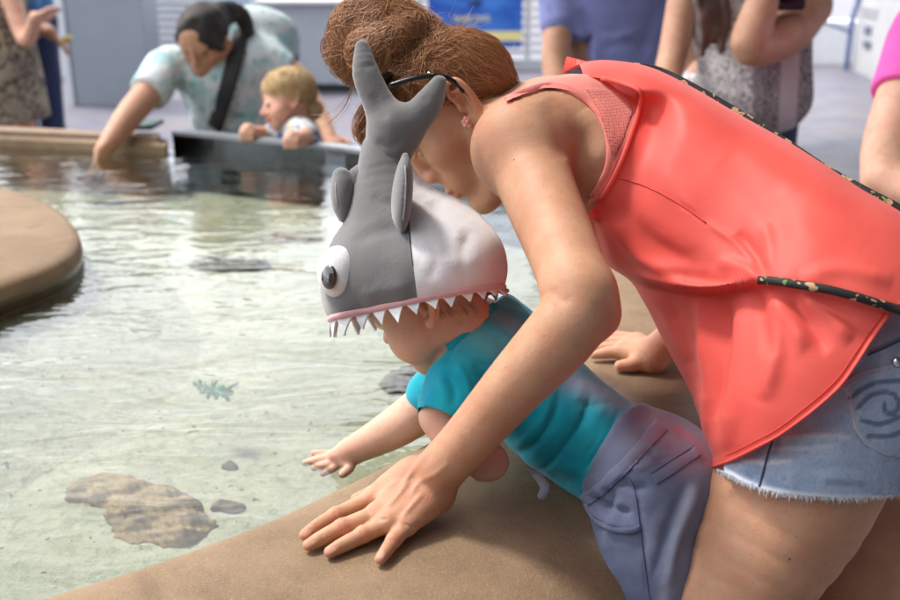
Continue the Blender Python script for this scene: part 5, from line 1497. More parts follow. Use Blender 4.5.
for k in range(nt_):
    s0 = (k + .5) * arc[-1] / nt_; wdt = arc[-1] / nt_ * rng.uniform(.42, .50); c_ = on_brim(s0); out_ = nz(c_ - bc); t_ = nz(on_brim(s0 + .004) - on_brim(s0 - .004))
    pxk, _, _ = proj(c_[None]); ln = np.interp(pxk[0], [340, 400, 430, 500], [.019, .018, .0125, .010]) * rng.uniform(.85, 1.15)
    tip = c_ + fr_up * ln + out_ * rng.uniform(-.002, .004) + t_ * rng.uniform(-.003, .003)
    A_, B_ = c_ - t_ * wdt - out_ * .002, c_ + t_ * wdt - out_ * .002
    th = out_ * .0011
    rowsL = []
    n_s = 7; V = []; 
    for i in range(n_s + 1):
        u = i / n_s; l_, r_ = A_ * (1 - u) + tip * u, B_ * (1 - u) + tip * u; bow = out_ * math.sin(u * math.pi) * .0008
        if i == n_s: l_, r_ = tip - t_ * .0006, tip + t_ * .0006
        V += [l_ + bow + th, r_ + bow + th, r_ + bow - th, l_ + bow - th]
    F_ = [(i * 4 + j, i * 4 + (j + 1) % 4, i * 4 + 4 + (j + 1) % 4, i * 4 + 4 + j) for i in range(n_s) for j in range(4)] + [(0, 3, 2, 1), (n_s * 4, n_s * 4 + 1, n_s * 4 + 2, n_s * 4 + 3)]
    m = MB(); m.add(V, F_); m.build('tooth', M_FELT, hat)
m = MB(); e_ = P(497, 290, HD)
m.tube(curve2([e_, P(503, 292, HD), P(509, 290, HD)], 4), [(.0016, .003)] * 8 + [(.001, .002)], 6, flat=cU)
m.tube(curve2([e_, P(504, 294, HD), P(508, 296, HD)], 4), [(.0010, .002)] * 9, 6, flat=cU); m.build('frayed_end', M_FP, hat, True)
# tail
S2 = SDF()
S2.tube([P(384, 172, HD), P(388, 150, HD - .002), P(393, 128, HD - .006)], [.0245, .026, .026], k=.02, kj=.02)
S2.tube([P(393, 130, HD - .006), P(379, 104, HD - .008), P(366, 74, HD - .008), P(362, 47, HD - .006)], [.027, .0185, .0150, .0080], k=.008, kj=.012, flat=(cF, .8))
S2.tube([P(394, 136, HD - .006), P(412, 122, HD - .01), P(428, 104, HD - .012), P(439, 83, HD - .012)], [.027, .0190, .0160, .0085], k=.010, kj=.012, flat=(cF, .8))
v2, f2 = S2.mesh(.0028)
n2 = normals(v2, f2)
for l, wd, am in [([(372, 92), (380, 108), (388, 120)], 5, -.0015), ([(362, 70), (368, 66), (374, 68)], 3, -.001), ([(376, 140), (390, 146), (404, 138)], 3, -.0016), ([(380, 150), (392, 154), (402, 148)], 3, .0012), ([(424, 96), (428, 104)], 3, -.001)]: v2 = stroke(v2, f2, l, wd, am, n2)
v2 = crumple(v2, f2, .0007, 60, 51)
tl = link('tail_fin', v2, f2, M_FG, hat)
S3 = Surf(v2)
m = MB(); m.tube(S3.line([(364, 160), (384, 166), (406, 156)], 6, 5, .0006), .0012, 6); m.build('seam', m_plain('dark_grey_thread', (.09, .09, .09), .8), tl, True)
# side fins: leaf shaped cushions
def fin(pts, d0, tilt, thick, name, seam):
    S_ = SDF(); ps = [P(x, y, d0 + tilt * (i / (len(pts) - 1) - .5)) for i, (x, y, r) in enumerate(pts)]
    S_.tube(ps, [r for _, _, r in pts], k=.01, kj=.008, flat=(nz(seam[1]), thick)); v_, f_ = S_.mesh(.0024); v_ = crumple(v_, f_, .0005, 70, 3)
    o = link(name, v_, f_, M_FG, hat); q = Surf(v_)
    m = MB(); m.tube(q.line(seam[0], 6, 3, .0004), .0010, 6); m.build('seam', m_plain('pale_grey_thread', (.34, .34, .35), .8), o, True)
fin([(405, 156, .0035), (404, 172, .0085), (402, 194, .0105), (401, 216, .0090), (402, 234, .0025)], 1.062, .012, 2.6, 'side_fin', ([(405, 162), (406, 180), (405, 204), (403, 220)], nz(cF * .98 - cR * .18)))
fin([(341, 176, .010), (342, 188, .0135), (343, 202, .0130), (344, 216, .0075)], 1.125, .0, 1.5, 'side_fin', ([(336, 176), (336, 190), (338, 206), (344, 219)], nz(cF * .8 - cR * .2)))
m = MB(); 
S_ = SDF(); S_.tube([P(342, 184, 1.13), P(352, 182, 1.13), P(362, 178, 1.13)], [.012, .012, .016], k=.008); S_.tube([P(346, 200, 1.13), P(362, 196, 1.13)], [.010, .016], k=.012)
v_, f_ = S_.mesh(.0028); link('fin_root', v_, f_, M_FG, hat)
# eyes
M_EW = m_plain('white_plush', (.82, .82, .84), .75, .03, 40, .25, 500)
def gloss():
    t = NT('glossy_brown_button'); c = t.mix(t.ramp(t.attr('ring').outputs['Fac'], .5, .62), (.008, .006, .006), (.055, .026, .016)); t.bsdf(Base_Color=c, Roughness=.07, Coat_Weight=1.0); return t.m
M_PU = gloss()
def hat_eye(c, r, look):
    look = nz(look); S_ = SDF(); a1 = nz(np.cross(look, cU)); S_.ell(c, (r * .84, r, r * .72), (a1, np.cross(a1, look), look), .01)
    v_, f_ = S_.mesh(.0022); o = link('eye', v_, f_, M_EW, hat); return o, a1
o, a1 = hat_eye(P(338, 272, 1.082), .0285, nz((CAM - P(337, 272, 1.085))) * .80 - cR * .62)
def pupil(c, look, r, par):
    look = nz(look); bm = bmesh.new(); bmesh.ops.create_uvsphere(bm, u_segments=72, v_segments=36, radius=1)
    v_ = np.array([q.co[:] for q in bm.verts]); f_ = [[q.index for q in p.verts] for p in bm.faces]; bm.free()
    a1 = nz(np.cross(look, cU)); a2 = np.cross(a1, look); rr_ = np.hypot(v_[:, 0], v_[:, 1]) * np.sign(v_[:, 2] + 1e-6)
    V = c + r * (v_[:, :1] * a1 * .92 + v_[:, 1:2] * a2 * 1.1 + v_[:, 2:] * look * .42); link('pupil', V, f_, M_PU, par, {'ring': np.where(v_[:, 2] > 0, np.hypot(v_[:, 0], v_[:, 1]), 1) * .72})
lk = nz(nz(CAM - P(330, 276, 1.07)) * .72 - cR * .70)
pupil(P(329.5, 277, 1.066) + lk * .0005, lk, .0122, o)
o2, _ = hat_eye(P(342, 257, 1.195), .026, -cR * .8 + cF * .5 + cU * .1)
pupil(P(330, 260, 1.20), -cR * .8 + cF * .35, .011, o2)
# ------------------------------------------------------------------ people around the pool
SKIN2 = m_skin('olive_skin', (.56, .32, .21), (.5, .18, .12), fine=False)
SKIN3 = m_skin('fair_skin', (.70, .42, .30), (.6, .2, .14), fine=False)
SKIN4 = m_skin('brown_skin', (.40, .215, .135), (.42, .14, .09), fine=False)
def hand_simple(S, w_, dirv, side, curl=.3, sc=1.0):
    """palm, four fingers and a thumb"""
    d_ = nz(dirv); s_ = nz(np.asarray(side) - (np.asarray(side) @ d_) * d_); n_ = np.cross(d_, s_)
    S.tube([w_, w_ + d_ * .07 * sc], [.026 * sc, .030 * sc], k=.015, flat=(n_, .55))
    for i, ln in enumerate((.062, .072, .066, .052)):
        o = w_ + d_ * .078 * sc + s_ * (.024 - .016 * i) * sc; m_ = o + (d_ * (1 - curl * .4) - n_ * curl * .6) * ln * .5 * sc; e_ = m_ + (d_ * (1 - curl) - n_ * curl * 1.2) * ln * .5 * sc
        S.tube([o, m_, e_], [.0092 * sc, .0085 * sc, .0065 * sc], k=.004)
    S.tube([w_ + d_ * .02 * sc + s_ * .022 * sc, w_ + d_ * .05 * sc + s_ * .05 * sc, w_ + d_ * .085 * sc + s_ * .055 * sc], [.013 * sc, .010 * sc, .0075 * sc], k=.01)
def legs(S, hip, latv, zg=0, r=(.085, .055, .036), spread=.09, stepv=(0, 0, 0)):
    for s_ in (-1, 1):
        h_ = hip + latv * spread * s_; g_ = np.array((hip[0] + latv[0] * spread * s_ * 1.1, hip[1] + latv[1] * spread * s_ * 1.1 + .02 * s_, zg + .07))
        S.tube([h_, h_ * .5 + g_ * .5 + np.array(stepv), g_], list(r), k=.03, kj=.03)
        fwd = np.cross((0, 0, 1), latv); S.tube([g_ + (0, 0, -.035), g_ + fwd * -.14 + (0, 0, -.045)], [.038, .024], k=.02)
def m_tie(name, a, b, c3_, sc):
    t = NT(name); c = t.mix(t.ramp(t.noise(sc, 4, .6, dist=1.0), .46, .58), a, b); c = t.mix(t.ramp(t.noise(sc * 1.7, 3, .6, t.vmul((1, 1.3, .9)), .8), .58, .66), c, c3_)
    t.bsdf(Base_Color=c, Roughness=.9, Normal=t.bump(t.noise(16, 3, .5, dist=.6), .5, .015)); return t.m
def shoes(pt_, hip, latv, mat, spread=.09, zg=0):
    for s_ in (-1, 1):
        S_ = SDF(); g_ = np.array((hip[0] + latv[0] * spread * s_ * 1.1, hip[1] + latv[1] * spread * s_ * 1.1 + .02 * s_, zg)); fwd = -np.cross((0, 0, 1), latv)
        S_.tube([g_ + (0, 0, .045), g_ + fwd * .15 + (0, 0, .035)], [.045, .036], k=.02); S_.half(g_, (0, 0, -1), .004); sv, sf = S_.mesh(.008); link('shoe', sv, sf, mat, pt_)
def trousers(par, hip, latv, mat, name, zl=.06, r=(.10, .075, .065), spread=.09, zg=0):
    S_ = SDF(); S_.ell(hip + (0, 0, .0), (.150, .10, .09), (latv, np.cross((0, 0, 1), latv), (0, 0, 1)), .03)
    for s_ in (-1, 1):
        h_ = hip + latv * spread * s_; g_ = np.array((hip[0] + latv[0] * spread * s_ * 1.1, hip[1] + latv[1] * spread * s_ * 1.1 + .02 * s_, zg + zl))
        S_.tube([h_, h_ * .5 + g_ * .5, g_], list(r), k=.03, kj=.03)
    S_.half((0, 0, zg + zl), (0, 0, -1), .004)
    v_, f_ = S_.mesh(.010); v_ = crumple(v_, f_, .002, 30, 4); return link(name, v_, f_, mat, par)
def hair_obj(S, par, mat, vox=.006, amp=.002, sc=90, seed=1):
    v_, f_ = S.mesh(vox); v_ = crumple(v_, f_, amp, sc, seed); return link('hair', v_, f_, mat, par, {'rnd': np.clip(.5 + .4 * wob(v_, 50, seed), 0, 1)})
def body_obj(S, par, mat, vox=.007, h=None, baby=False):
    v_, f_ = S.mesh(vox, zs=.55)
    ink_ = np.zeros(len(v_)); bl_ = np.zeros(len(v_))
    if h is not None:
        v_, f_ = refine(v_, f_, S, [(h(0, .05, -.01), .10 * h.s)]); ink_ = np.zeros(len(v_)); bl_ = np.zeros(len(v_))
        g = lambda p, r: np.clip(1.5 - np.linalg.norm(v_ - h(*p), axis=1) / (r * h.s), 0, 1)
        for x in (-1, 1):
            for t_ in (-1, 0, 1):
                ink_ = np.maximum(ink_, g((x * (.030 + .010 * t_), .083 - .004 * abs(t_), .010 if not baby else -.001), .0055) * .9)
                if not baby: ink_ = np.maximum(ink_, g((x * (.030 + .013 * t_), .084 - .006 * abs(t_), .034), .006) * .6)
            bl_ = np.maximum(bl_, g((x * .040, .06, -.03), .02) * .35)
        for x in (-.010, 0, .010): bl_ = np.maximum(bl_, g((x, .094 if not baby else .082, -.060 if not baby else -.047), .010) * .8)
    return link('body', v_, f_, mat, par, {'blush': bl_, 'pale': np.zeros(len(v_)), 'ink': ink_})
M_JEANS = m_cloth('navy_denim', (.03, .045, .11), 500)
M_SHOE = m_plain('grey_shoe', (.25, .25, .27), .7)

# --- woman reaching into the water on the far side
fw = thing('person', 'dark haired woman in mint tie dye shirt reaching into the far water', 'woman', (*P(240, 150, 3.95)[:2], 0))
h = Frame(P(206, 42, 3.66), -cF * .60 - cU * .72 - cR * .30, cU * .7 - cF * .70 - cR * .1, 1.06)
S = SDF(); head_sdf(S, h)
sR, sL = P(172, 66, 3.70), P(262, 57, 3.80)
S.tube([h(0, -.03, -.05), P(225, 62, 3.76)], [.052, .06], k=.03)
ch, wa_, hp_ = P(224, 78, 3.78), P(240, 130, 3.90), P(250, 160, 4.02); la_ = nz(sR - sL)
S.tube([ch, wa_, hp_], [.105, .105, .12], k=.03, flat=(la_, 1.45))
S.tube([ch, sR], [.08, .055], k=.03); S.tube([ch, sL], [.08, .055], k=.03)
S.tube([sR, P(142, 100, 3.55), P(128, 117, 3.47), P(113, 138, 3.40), P(103, 151, 3.36)], [.054, .050, .046, .037, .029], k=.02, kj=.02)
hand_simple(S, P(103, 151, 3.36), -cR * .35 - cU * .9, cF, .2)
eL_ = P(309, 98, 3.80)
S.tube([sL, P(294, 76, 3.82), eL_, P(322, 122, 3.72), P(330, 138, 3.66)], [.054, .050, .044, .036, .028], k=.02, kj=.02)
hand_simple(S, P(330, 138, 3.66), -cU * .3 - cF * .6 + cR * .2, cR, .4)
hz = np.array((hp_[0] + .02, hp_[1] + .05, .92)); lh = nz(np.r_[la_[:2], 0])
S.tube([hp_, hz], [.13, .12], k=.04, flat=(la_, 1.3)); legs(S, hz, lh)
body_obj(S, fw, SKIN2, .006, h)
S = SDF(); S.tube([ch, P(232, 105, 3.84), wa_, hp_, hz + (0, 0, .06)], [.118, .116, .118, .128, .135], k=.03, flat=(la_, 1.47), kj=.02)
S.tube([ch, sR, P(149, 92, 3.585)], [.09, .075, .070], k=.03); S.tube([ch, sL, P(286, 72, 3.82)], [.088, .068, .062], k=.07)
q = nz(P(149, 92, 3.585) - sR); S.ops.append(('h', (P(147, 95, 3.58), q), .01, True, P(147, 95, 3.58) - .13, P(147, 95, 3.58) + .13))
q = nz(P(287, 70, 3.82) - sL); S.ops.append(('h', (P(288, 71, 3.82), q), .01, True, P(288, 71, 3.82) - .12, P(288, 71, 3.82) + .12))
S.ball(h(0, .03, -.14), .075, .01, True)
v, f = S.mesh(.008); n = normals(v, f)
for l in [([(175, 75), (185, 100), (188, 120)], 5, -.012), ([(205, 95), (220, 120), (235, 132)], 5, .010), ([(250, 80), (262, 105), (268, 130)], 5, -.010), ([(215, 110), (230, 118), (262, 118)], 4, -.008)]: v = stroke(v, f, *l, n)
v = crumple(v, f, .003, 22, 5)
link('t_shirt', v, f, m_tie('mint_tie_dye', (.62, .68, .70), (.38, .58, .60), (.17, .42, .41), 13), fw)
trousers(fw, hz, lh, M_JEANS, 'jeans'); shoes(fw, hz, lh, M_SHOE)
S = SDF(); S.ell(h(0, -.014, .050), np.array((.084, .100, .084)) * h.s, h.ax, .02); S.ball(h(0, .118, -.045), .082 * h.s, .012, True); S.tube([h(.0, .045, .105), h(.05, .055, .055), h(.076, .03, .0)], [.02, .022, .012], k=.02); S.tube([h(.0, .045, .105), h(-.05, .055, .055), h(-.076, .03, .0)], [.02, .022, .012], k=.02)
S.tube([h(.02, -.09, .05), P(236, 12, 3.72), P(246, 24, 3.76), P(246, 44, 3.78)], [.05, .035, .03, .018], k=.02)
M_DKH = m_hair('dark_brown_hair', (.008, .006, .006), (.024, .017, .014), .3, .7); hair_obj(S, fw, M_DKH)
bs2 = thing('shoulder_bag', 'black shoulder bag worn across the mint tie dye shirt', 'bag', tuple(P(215, 128, 3.7)))
Sv, Sf_ = v, f; SQ = Surf(v)
m = MB(); q = [P(243, 26, 3.80)] + SQ.line([(239, 40), (234, 62), (228, 85), (221, 108), (214, 128)], 6, 5, .012)
m.tube(q, [(.030, .004)] * len(q), 8, flat=cF); m.build('strap', m_plain('black_webbing', (.012, .012, .014), .7, .2, 200), bs2, True)
m = MB(); bc_ = P(206, 176, 3.78); m.box((bc_[0] - .10, bc_[1] - .04, bc_[2] - .11), (bc_[0] + .12, bc_[1] + .06, bc_[2] + .10), bev=.025); m.build('pouch', m_plain('black_nylon', (.015, .015, .018), .6, .2, 40), bs2, True)

# --- blond toddler at the acrylic wall
bt = thing('person', 'blond toddler in patterned shirt gripping the acrylic pool wall', 'child', (*P(293, 160, 3.52)[:2], 0))
h = Frame(P(287, 104, 3.42), -cR * .90 - cF * .38 - cU * .20, cU * .95 - cR * .15, .98)
S = SDF(); head_sdf(S, h, cran=((0, -.012, .038), (.072, .086, .078)), baby=True)
tc, hp_ = P(296, 134, 3.46), np.array((*P(300, 150, 3.54)[:2], .42)); la_ = nz(np.r_[np.cross(h.F, (0, 0, 1))[:2], 0])
S.tube([h(0, -.03, -.03), tc], [.04, .055], k=.02); S.tube([tc, np.array((hp_[0], hp_[1], .62)), hp_], [.07, .08, .075], k=.02, flat=(la_, 1.2))
wA, wB = P(296, 139, 3.25), P(252, 132, 3.40)
S.tube([tc - cF * .08 + cR * .02, P(306, 136, 3.30), wA], [.036, .030, .022], k=.015, kj=.01); S.tube([tc + cF * .02 - cR * .05, P(268, 134, 3.46), wB], [.034, .028, .021], k=.015, kj=.01)
for w_ in (wA, wB):
    e_ = w_ - cR * .01 - cF * .02
    S.ball(e_, .026, .012)
    for i in range(4): S.tube([e_ + cR * (.018 - .012 * i), e_ + cR * (.018 - .012 * i) - cF * .018 - cU * .008, e_ + cR * (.018 - .012 * i) - cF * .016 - cU * .032], [.0085, .0085, .007], k=.003)
    S.tube([e_ + cR * .02, e_ + cR * .034 - cU * .02], [.009, .007], k=.006)
legs(S, hp_, la_, r=(.055, .042, .03), spread=.05)
body_obj(S, bt, SKIN3, .005, h, True)
S = SDF(); S.tube([tc, np.array((hp_[0], hp_[1], .62)), hp_ + (0, 0, .02)], [.079, .088, .086], k=.02, flat=(la_, 1.22)); S.tube([tc - cF * .08 + cR * .02, P(306, 135, 3.32)], [.046, .043], k=.02); S.tube([tc + cF * .02 - cR * .05, P(276, 132, 3.46)], [.043, .04], k=.02); S.ball(h(0, -.01, -.06), .052, .008, True)
v, f = S.mesh(.006); v = crumple(v, f, .0015, 50, 5); link('t_shirt', v, f, m_tie('blue_yellow_print', (.62, .62, .60), (.06, .12, .30), (.50, .38, .10), 24), bt)
trousers(bt, hp_, la_, M_JEANS, 'shorts', .2, (.075, .065, .06), .05); shoes(bt, hp_, la_, M_SHOE, .05)
S = SDF(); S.ell(h(0, -.020, .048), np.array((.080, .096, .080)) * h.s, h.ax, .02); S.ball(h(0, .115, -.018), .078 * h.s, .012, True); S.ball(h(.0, -.085, -.03), .035, .02)
hb2 = hair_obj(S, bt, m_hair('blond_hair_mass', (.40, .25, .10), (.62, .43, .21), .4, .7), .005, .0022, 110, 4)
def flow_b(p):
    q = p - h(0, -.03, .125); return q / np.maximum(np.linalg.norm(q, axis=1), 1e-6)[:, None] + np.cross(np.broadcast_to(h.U, q.shape), q) * 4
vv = np.array([q.co[:] for q in hb2.data.vertices]); k_ = rng.choice(len(vv), 900)
tubes_mesh('hair_strands', strands(S, vv[k_], flow_b, 7, .007, .005, .0008, .3, seed=12), .0009, m_hair('blond_hair', (.50, .33, .15), (.80, .62, .36), .2, .6), hb2)

# --- pair at far left
lw = thing('person', 'woman in brown patterned sleeveless dress at the left edge', 'woman', (*P(2, 110, 5.0)[:2], 0))
S = SDF(); h = Frame(P(2, -62, 5.0), cR * .9 - cF * .2, cU, 1.0); head_sdf(S, h)
ch = P(-2, 5, 5.0); hp_ = np.array((ch[0], ch[1], .92)); la_ = nz(np.r_[np.cross(h.F, (0, 0, 1))[:2], 0])
S.tube([h(0, -.02, -.05), ch], [.05, .07], k=.03); S.tube([ch, np.array((ch[0], ch[1], 1.08)), hp_], [.105, .09, .12], k=.03, flat=(la_, 1.5))
S.tube([P(8, -12, 4.9), P(24, 38, 4.9), P(33, 26, 4.80), P(35, 17, 4.75)], [.05, .040, .032, .026], k=.02, kj=.02); hand_simple(S, P(34, 20, 4.76), cR * .8 + cU * .5, cF, .3)
S.tube([P(-2, -12, 5.15), P(14, 34, 5.2), P(30, 24, 5.1)], [.05, .04, .028], k=.02); hand_simple(S, P(31, 23, 5.08), cR * .8 + cU * .4, cF, .3)
legs(S, hp_, la_); body_obj(S, lw, SKIN3, .009)
S = SDF(); S.tube([P(-2, 0, 5.0), np.array((ch[0], ch[1], 1.08)), hp_, np.array((ch[0], ch[1], .50))], [.115, .10, .135, .155], k=.03, flat=(la_, 1.45), kj=.03); S.half((0, 0, .50), (0, 0, -1), .004); v, f = S.mesh(.011); v = crumple(v, f, .003, 26, 2)
link('dress', v, f, m_tie('brown_pattern', (.30, .25, .19), (.07, .055, .05), (.45, .36, .20), 20), lw); shoes(lw, hp_, la_, M_SHOE)
S = SDF(); S.ell(h(0, -.02, .05), np.array((.084, .1, .085)), h.ax, .02); S.ball(h(0, .115, -.03), .08, .012, True); S.tube([h(0, -.08, .02), h(0, -.1, -.18)], [.05, .04], k=.03); hair_obj(S, lw, M_DKH, .009)
lm = thing('person', 'man in blue shirt and navy jeans reaching past the patterned dress', 'man', (*P(24, 110, 5.5)[:2], 0))
S = SDF(); h = Frame(P(24, -86, 5.5), cR * .8 - cF * .5, cU, 1.05); head_sdf(S, h)
ch = P(20, -22, 5.5); hp_ = np.array((ch[0], ch[1], .95)); la_ = nz(np.r_[np.cross(h.F, (0, 0, 1))[:2], 0])
S.tube([h(0, -.02, -.05), ch], [.055, .08], k=.03); S.tube([ch, hp_], [.11, .11], k=.03, flat=(la_, 1.4))
S.tube([P(28, -30, 5.35), P(26, 18, 5.3), P(46, 30, 5.2), P(52, 34, 5.16)], [.055, .045, .036, .030], k=.02, kj=.02); hand_simple(S, P(52, 34, 5.16), cR * .6 - cU * .6, cF, .3)
S.tube([P(6, -30, 5.6), P(4, 10, 5.7), P(18, 40, 5.6)], [.055, .045, .03], k=.02); hand_simple(S, P(18, 40, 5.6), -cU, cF, .3)
legs(S, hp_, la_); body_obj(S, lm, SKIN4, .010)
S = SDF(); S.tube([ch, hp_ + (0, 0, .05)], [.125, .128], k=.03, flat=(la_, 1.4)); S.tube([P(28, -30, 5.35), P(27, 2, 5.32)], [.075, .07], k=.03); S.tube([P(6, -30, 5.6), P(5, -5, 5.66)], [.075, .07], k=.03); S.ball(h(0, 0, -.09), .06, .01, True); v, f = S.mesh(.011); v = crumple(v, f, .003, 26, 3)
link('t_shirt', v, f, m_cloth('mid_blue_cotton', (.06, .20, .42), 400), lm); trousers(lm, hp_, la_, M_JEANS, 'jeans'); shoes(lm, hp_, la_, M_SHOE)
S = SDF(); S.ell(h(0, -.018, .055), np.array((.082, .097, .08)) * 1.05, h.ax, .02); S.ball(h(0, .115, -.02), .088, .012, True); hair_obj(S, lm, M_DKH, .009)
m = MB(); c_ = P(67, 40, 5.1); m.tube([c_ - cR * .02, c_ + cR * .02 + cU * .01], .018, 12); tag(m.build('cup', m_plain('yellow_cup', (.55, .40, .12), .5), None, True), 'small yellow cup in the outstretched hand at far left', 'cup')

# --- man in periwinkle shirt
pm = thing('person', 'man in plain periwinkle t-shirt standing behind the coral top', 'man', (*P(615, 80, 3.75)[:2], 0))
h = Frame(P(612, -112, 3.75), cF * .8 + cR * .3, cU * .98 + cF * .1, 1.08); S = SDF(); head_sdf(S, h)
ch = P(614, -18, 3.75); hp_ = np.array((ch[0], ch[1] + .02, .94)); la_ = nz(np.r_[np.cross(h.F, (0, 0, 1))[:2], 0])
S.tube([h(0, -.02, -.05), ch], [.058, .08], k=.03); S.tube([ch, np.array((ch[0], ch[1], 1.15)), hp_], [.125, .12, .12], k=.03, flat=(cR, 1.55))
a1_, a2_ = P(562, -34, 3.75), P(668, -34, 3.75)
S.tube([ch, a1_], [.09, .06], k=.03); S.tube([ch, a2_], [.09, .06], k=.03)
S.tube([a1_, P(558, 30, 3.72), P(556, 72, 3.70), P(566, 120, 3.6)], [.062, .056, .050, .032], k=.015, kj=.02); hand_simple(S, P(566, 120, 3.6), -cU, cF, .3)
S.tube([a2_, P(690, 40, 3.8), P(686, 90, 3.75), P(676, 130, 3.6)], [.062, .054, .046, .03], k=.015, kj=.02); hand_simple(S, P(676, 130, 3.6), -cU, cF, .3)
legs(S, hp_, la_); body_obj(S, pm, SKIN4 if False else SKIN2, .008)
S = SDF(); S.tube([ch, np.array((ch[0], ch[1], 1.15)), hp_ + (0, 0, -.06)], [.145, .150, .172], k=.03, flat=(cR, 1.5), kj=.02)
S.tube([ch, a1_, P(560, 22, 3.73)], [.10, .082, .076], k=.035); S.tube([ch, a2_, P(684, 20, 3.78)], [.10, .082, .076], k=.035)
q = nz(P(559, 36, 3.73) - a1_); S.ops.append(('h', (P(559, 38, 3.73), q), .006, True, P(559, 44, 3.73) - (.13, .13, .08), P(559, 44, 3.73) + (.085, .13, .08)))
S.ball(h(0, -.01, -.09), .066, .01, True)
v, f = S.mesh(.008); n = normals(v, f)
for l in [([(576, 20), (590, 50), (600, 70)], 5, .010), ([(580, 8), (598, 30), (620, 36)], 5, -.010), ([(640, 30), (620, 36), (600, 34)], 4, .008), ([(660, 0), (650, 30), (640, 60)], 6, -.008), ([(600, 50), (625, 44), (650, 50)], 5, -.007), ([(548, 5), (556, 20), (572, 30)], 4, -.006)]: v = stroke(v, f, *l, n)
v = crumple(v, f, .0025, 24, 6); link('t_shirt', v, f, m_cloth('periwinkle_cotton', (.185, .21, .43), 400), pm); trousers(pm, hp_ - (0, 0, .06), la_, m_cloth('khaki', (.30, .25, .18), 400), 'trousers'); shoes(pm, hp_, la_, M_SHOE)
S = SDF(); S.ell(h(0, -.022, .05), np.array((.084, .098, .082)) * 1.08, h.ax, .02); S.ball(h(0, .115, -.02), .088, .012, True); hair_obj(S, pm, M_DKH, .009)

# --- woman with long hair in white lace, camera raised
wl_ = thing('person', 'woman with long brown hair in white lace top raising a black camera', 'woman', (*P(755, 90, 3.05)[:2], 0))
h = Frame(P(752, -92, 3.05), -cF * .9 - cR * .25, cU * .98 + cF * .1, 1.02); S = SDF(); head_sdf(S, h)
ch = P(752, -2, 3.08); hp_ = np.array((ch[0], ch[1] + .02, .90)); la_ = nz(np.r_[np.cross(h.F, (0, 0, 1))[:2], 0])
S.tube([h(0, -.02, -.05), ch], [.05, .07], k=.03); S.tube([ch, P(755, 90, 3.1), hp_], [.115, .105, .125], k=.03, flat=(cR, 1.5))
a1_, a2_ = P(688, -22, 3.08), P(806, 6, 3.06)
S.tube([ch, a1_], [.07, .05], k=.03); S.tube([ch, a2_], [.08, .068], k=.03)
S.tube([a1_, P(676, 40, 3.06), P(668, 90, 3.0), P(690, 130, 2.85)], [.052, .046, .04, .028], k=.015, kj=.02); hand_simple(S, P(690, 130, 2.85), -cU + cR * .4, -cF, .4)
S.tube([a2_, P(786, 34, 2.95), P(752, 46, 2.84), P(758, 15, 2.83), P(772, -22, 2.84)], [.078, .066, .056, .050, .034], k=.014, kj=.014)
hand_simple(S, P(772, -22, 2.84), cU * .9 + cR * .3, -cR, .5)
legs(S, hp_, la_); body_obj(S, wl_, SKIN2, .007)
S = SDF(); S.tube([P(752, 12, 3.08), P(755, 90, 3.1), hp_ + (0, 0, -.04)], [.122, .118, .145], k=.03, flat=(cR, 1.52), kj=.03); S.tube([P(712, -10, 3.08), P(718, 30, 3.04)], [.05, .06], k=.03); S.tube([P(790, -8, 3.10), P(788, 40, 3.04)], [.045, .06], k=.03)
v, f = S.mesh(.008); n = normals(v, f); v = stroke(v, f, [(776, 50), (772, 90), (770, 130)], 5, -.006, n); v = crumple(v, f, .003, 24, 6)
px, py, d = proj(v)
def m_lace():
    t = NT('white_lace'); w_ = t.n('ShaderNodeTexWave', {'Scale': 24.0, 'Distortion': 14.0, 'Detail': 2.0, 'Detail Scale': 2.2, 'Vector': t.co}).outputs['Fac']
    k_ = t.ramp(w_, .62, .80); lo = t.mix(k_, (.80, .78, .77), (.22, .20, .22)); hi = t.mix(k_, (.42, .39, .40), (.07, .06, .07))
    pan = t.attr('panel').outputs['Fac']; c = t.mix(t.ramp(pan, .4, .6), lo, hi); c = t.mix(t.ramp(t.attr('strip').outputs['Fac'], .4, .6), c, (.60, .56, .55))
    t.bsdf(Base_Color=c, Roughness=.9, Normal=t.bump(w_, .4, .004)); return t.m
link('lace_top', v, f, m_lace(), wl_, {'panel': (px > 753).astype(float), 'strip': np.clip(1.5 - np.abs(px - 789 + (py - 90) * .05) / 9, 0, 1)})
trousers(wl_, hp_ - (0, 0, .04), la_, M_JEANS, 'jeans'); shoes(wl_, hp_, la_, M_SHOE)
S = SDF(); S.ell(h(0, -.02, .05), np.array((.086, .102, .086)), h.ax, .02); S.ball(h(0, .118, -.03), .08, .012, True); S.tube([h(0, -.06, .0), h(0, -.09, -.28)], [.07, .06], k=.03)
r_ = np.random.default_rng(4)
for k in range(9):
    x0 = 702 + k * 3.0; S.tube(curve2([h(-.07, .0, .06), P(x0, -40, 2.96), P(x0 - 4 + 3 * math.sin(k), -6, 2.92), P(x0 + 4 * math.sin(k * 2), 24, 2.915), P(x0 - 4 + 5 * math.cos(k), 44 + r_.uniform(-8, 10), 2.925)], 5), list(np.linspace(.026, .008, 21)), k=.008, kj=.003)
hair_obj(S, wl_, m_hair('long_brown_hair', (.035, .018, .014), (.115, .05, .035), .5), .0055, .0025, 80, 7)
cm = thing('camera_body', 'black camera held up beside the woman\'s raised forearm', 'camera', tuple(P(784, -4, 2.86)))
c_ = P(786, -6, 2.87); M_CAM = m_plain('black_camera', (.014, .014, .016), .4, .2, 60)
m = MB(); m.box((c_[0] - .055, c_[1] - .025, c_[2] - .045), (c_[0] + .055, c_[1] + .03, c_[2] + .045), bev=.012); m.build('housing', M_CAM, cm, True)
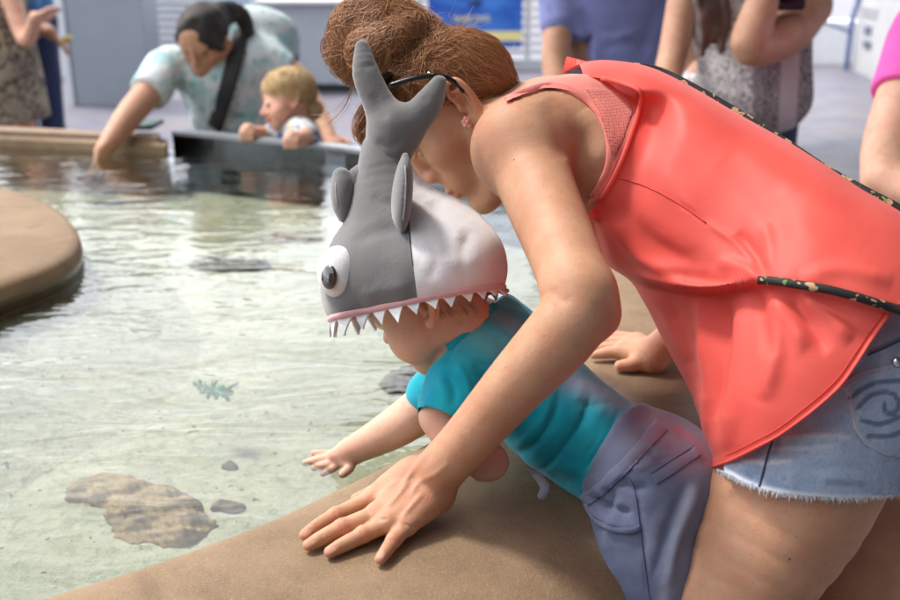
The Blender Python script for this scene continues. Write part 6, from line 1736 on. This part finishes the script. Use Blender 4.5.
m = MB(); m.tube([c_ - cF * .02, c_ - cF * .07, c_ - cF * .075], [.032, .032, .026], 20); m.build('lens', M_CAM, cm, True)

# --- woman in pink at the right edge
pw_ = thing('person', 'person in bright pink t-shirt at the right edge resting an elbow', 'person', (*P(985, 150, 2.35)[:2], 0))
h = Frame(P(985, -120, 2.35), -cR * .8 - cF * .4, cU, 1.0); S = SDF(); head_sdf(S, h)
ch = P(985, 30, 2.35); hp_ = np.array((ch[0] + .02, ch[1], .88)); la_ = nz(np.r_[np.cross(h.F, (0, 0, 1))[:2], 0])
S.tube([h(0, -.02, -.05), P(985, 0, 2.35), ch], [.05, .07, .10], k=.03); S.tube([ch, hp_], [.12, .12], k=.03, flat=(la_, 1.4))
S.tube([P(930, 30, 2.30), P(905, 95, 2.24), P(888, 150, 2.20), P(887, 178, 2.18)], [.062, .060, .056, .050], k=.02, kj=.02); S.tube([P(887, 178, 2.18), P(915, 192, 2.12), P(960, 188, 2.05)], [.050, .044, .030], k=.02, kj=.02)
hand_simple(S, P(960, 188, 2.05), cR + cU * .1, cU, .3)
S.tube([P(1030, 30, 2.45), P(1050, 140, 2.45), P(1000, 190, 2.25)], [.058, .05, .03], k=.02); hand_simple(S, P(1000, 190, 2.25), -cR, cU, .3)
legs(S, hp_, la_); body_obj(S, pw_, SKIN3, .008)
S = SDF(); S.tube([P(985, 20, 2.35), hp_ + (0, 0, -.02)], [.125, .135], k=.03, flat=(la_, 1.4)); S.tube([P(960, 15, 2.34), P(930, 30, 2.30), P(904, 96, 2.24)], [.09, .080, .073], k=.03, kj=.02)
q = nz(P(904, 96, 2.24) - P(930, 30, 2.30)); S.ops.append(('h', (P(903, 97, 2.24), q), .004, True, P(903, 105, 2.24) - .14, P(903, 105, 2.24) + (.08, .14, .14))); S.tube([P(1010, 15, 2.4), P(1030, 30, 2.45), P(1045, 100, 2.45)], [.09, .08, .073], k=.03); S.ball(h(0, 0, -.09), .06, .01, True)
v, f = S.mesh(.008); v = crumple(v, f, .002, 26, 6); link('t_shirt', v, f, m_cloth('hot_pink_cotton', (.80, .11, .42), 400), pw_); trousers(pw_, hp_, la_, m_cloth('white_cotton', (.7, .7, .7), 400), 'trousers'); shoes(pw_, hp_, la_, M_SHOE)
S = SDF(); S.ell(h(0, -.022, .05), np.array((.084, .098, .082)), h.ax, .02); S.ball(h(0, .115, -.02), .085, .012, True); S.tube([h(0, -.07, .0), h(0, -.09, -.2)], [.06, .05], k=.03); hair_obj(S, pw_, m_hair('brown_hair', (.05, .025, .015), (.14, .07, .04)), .009)
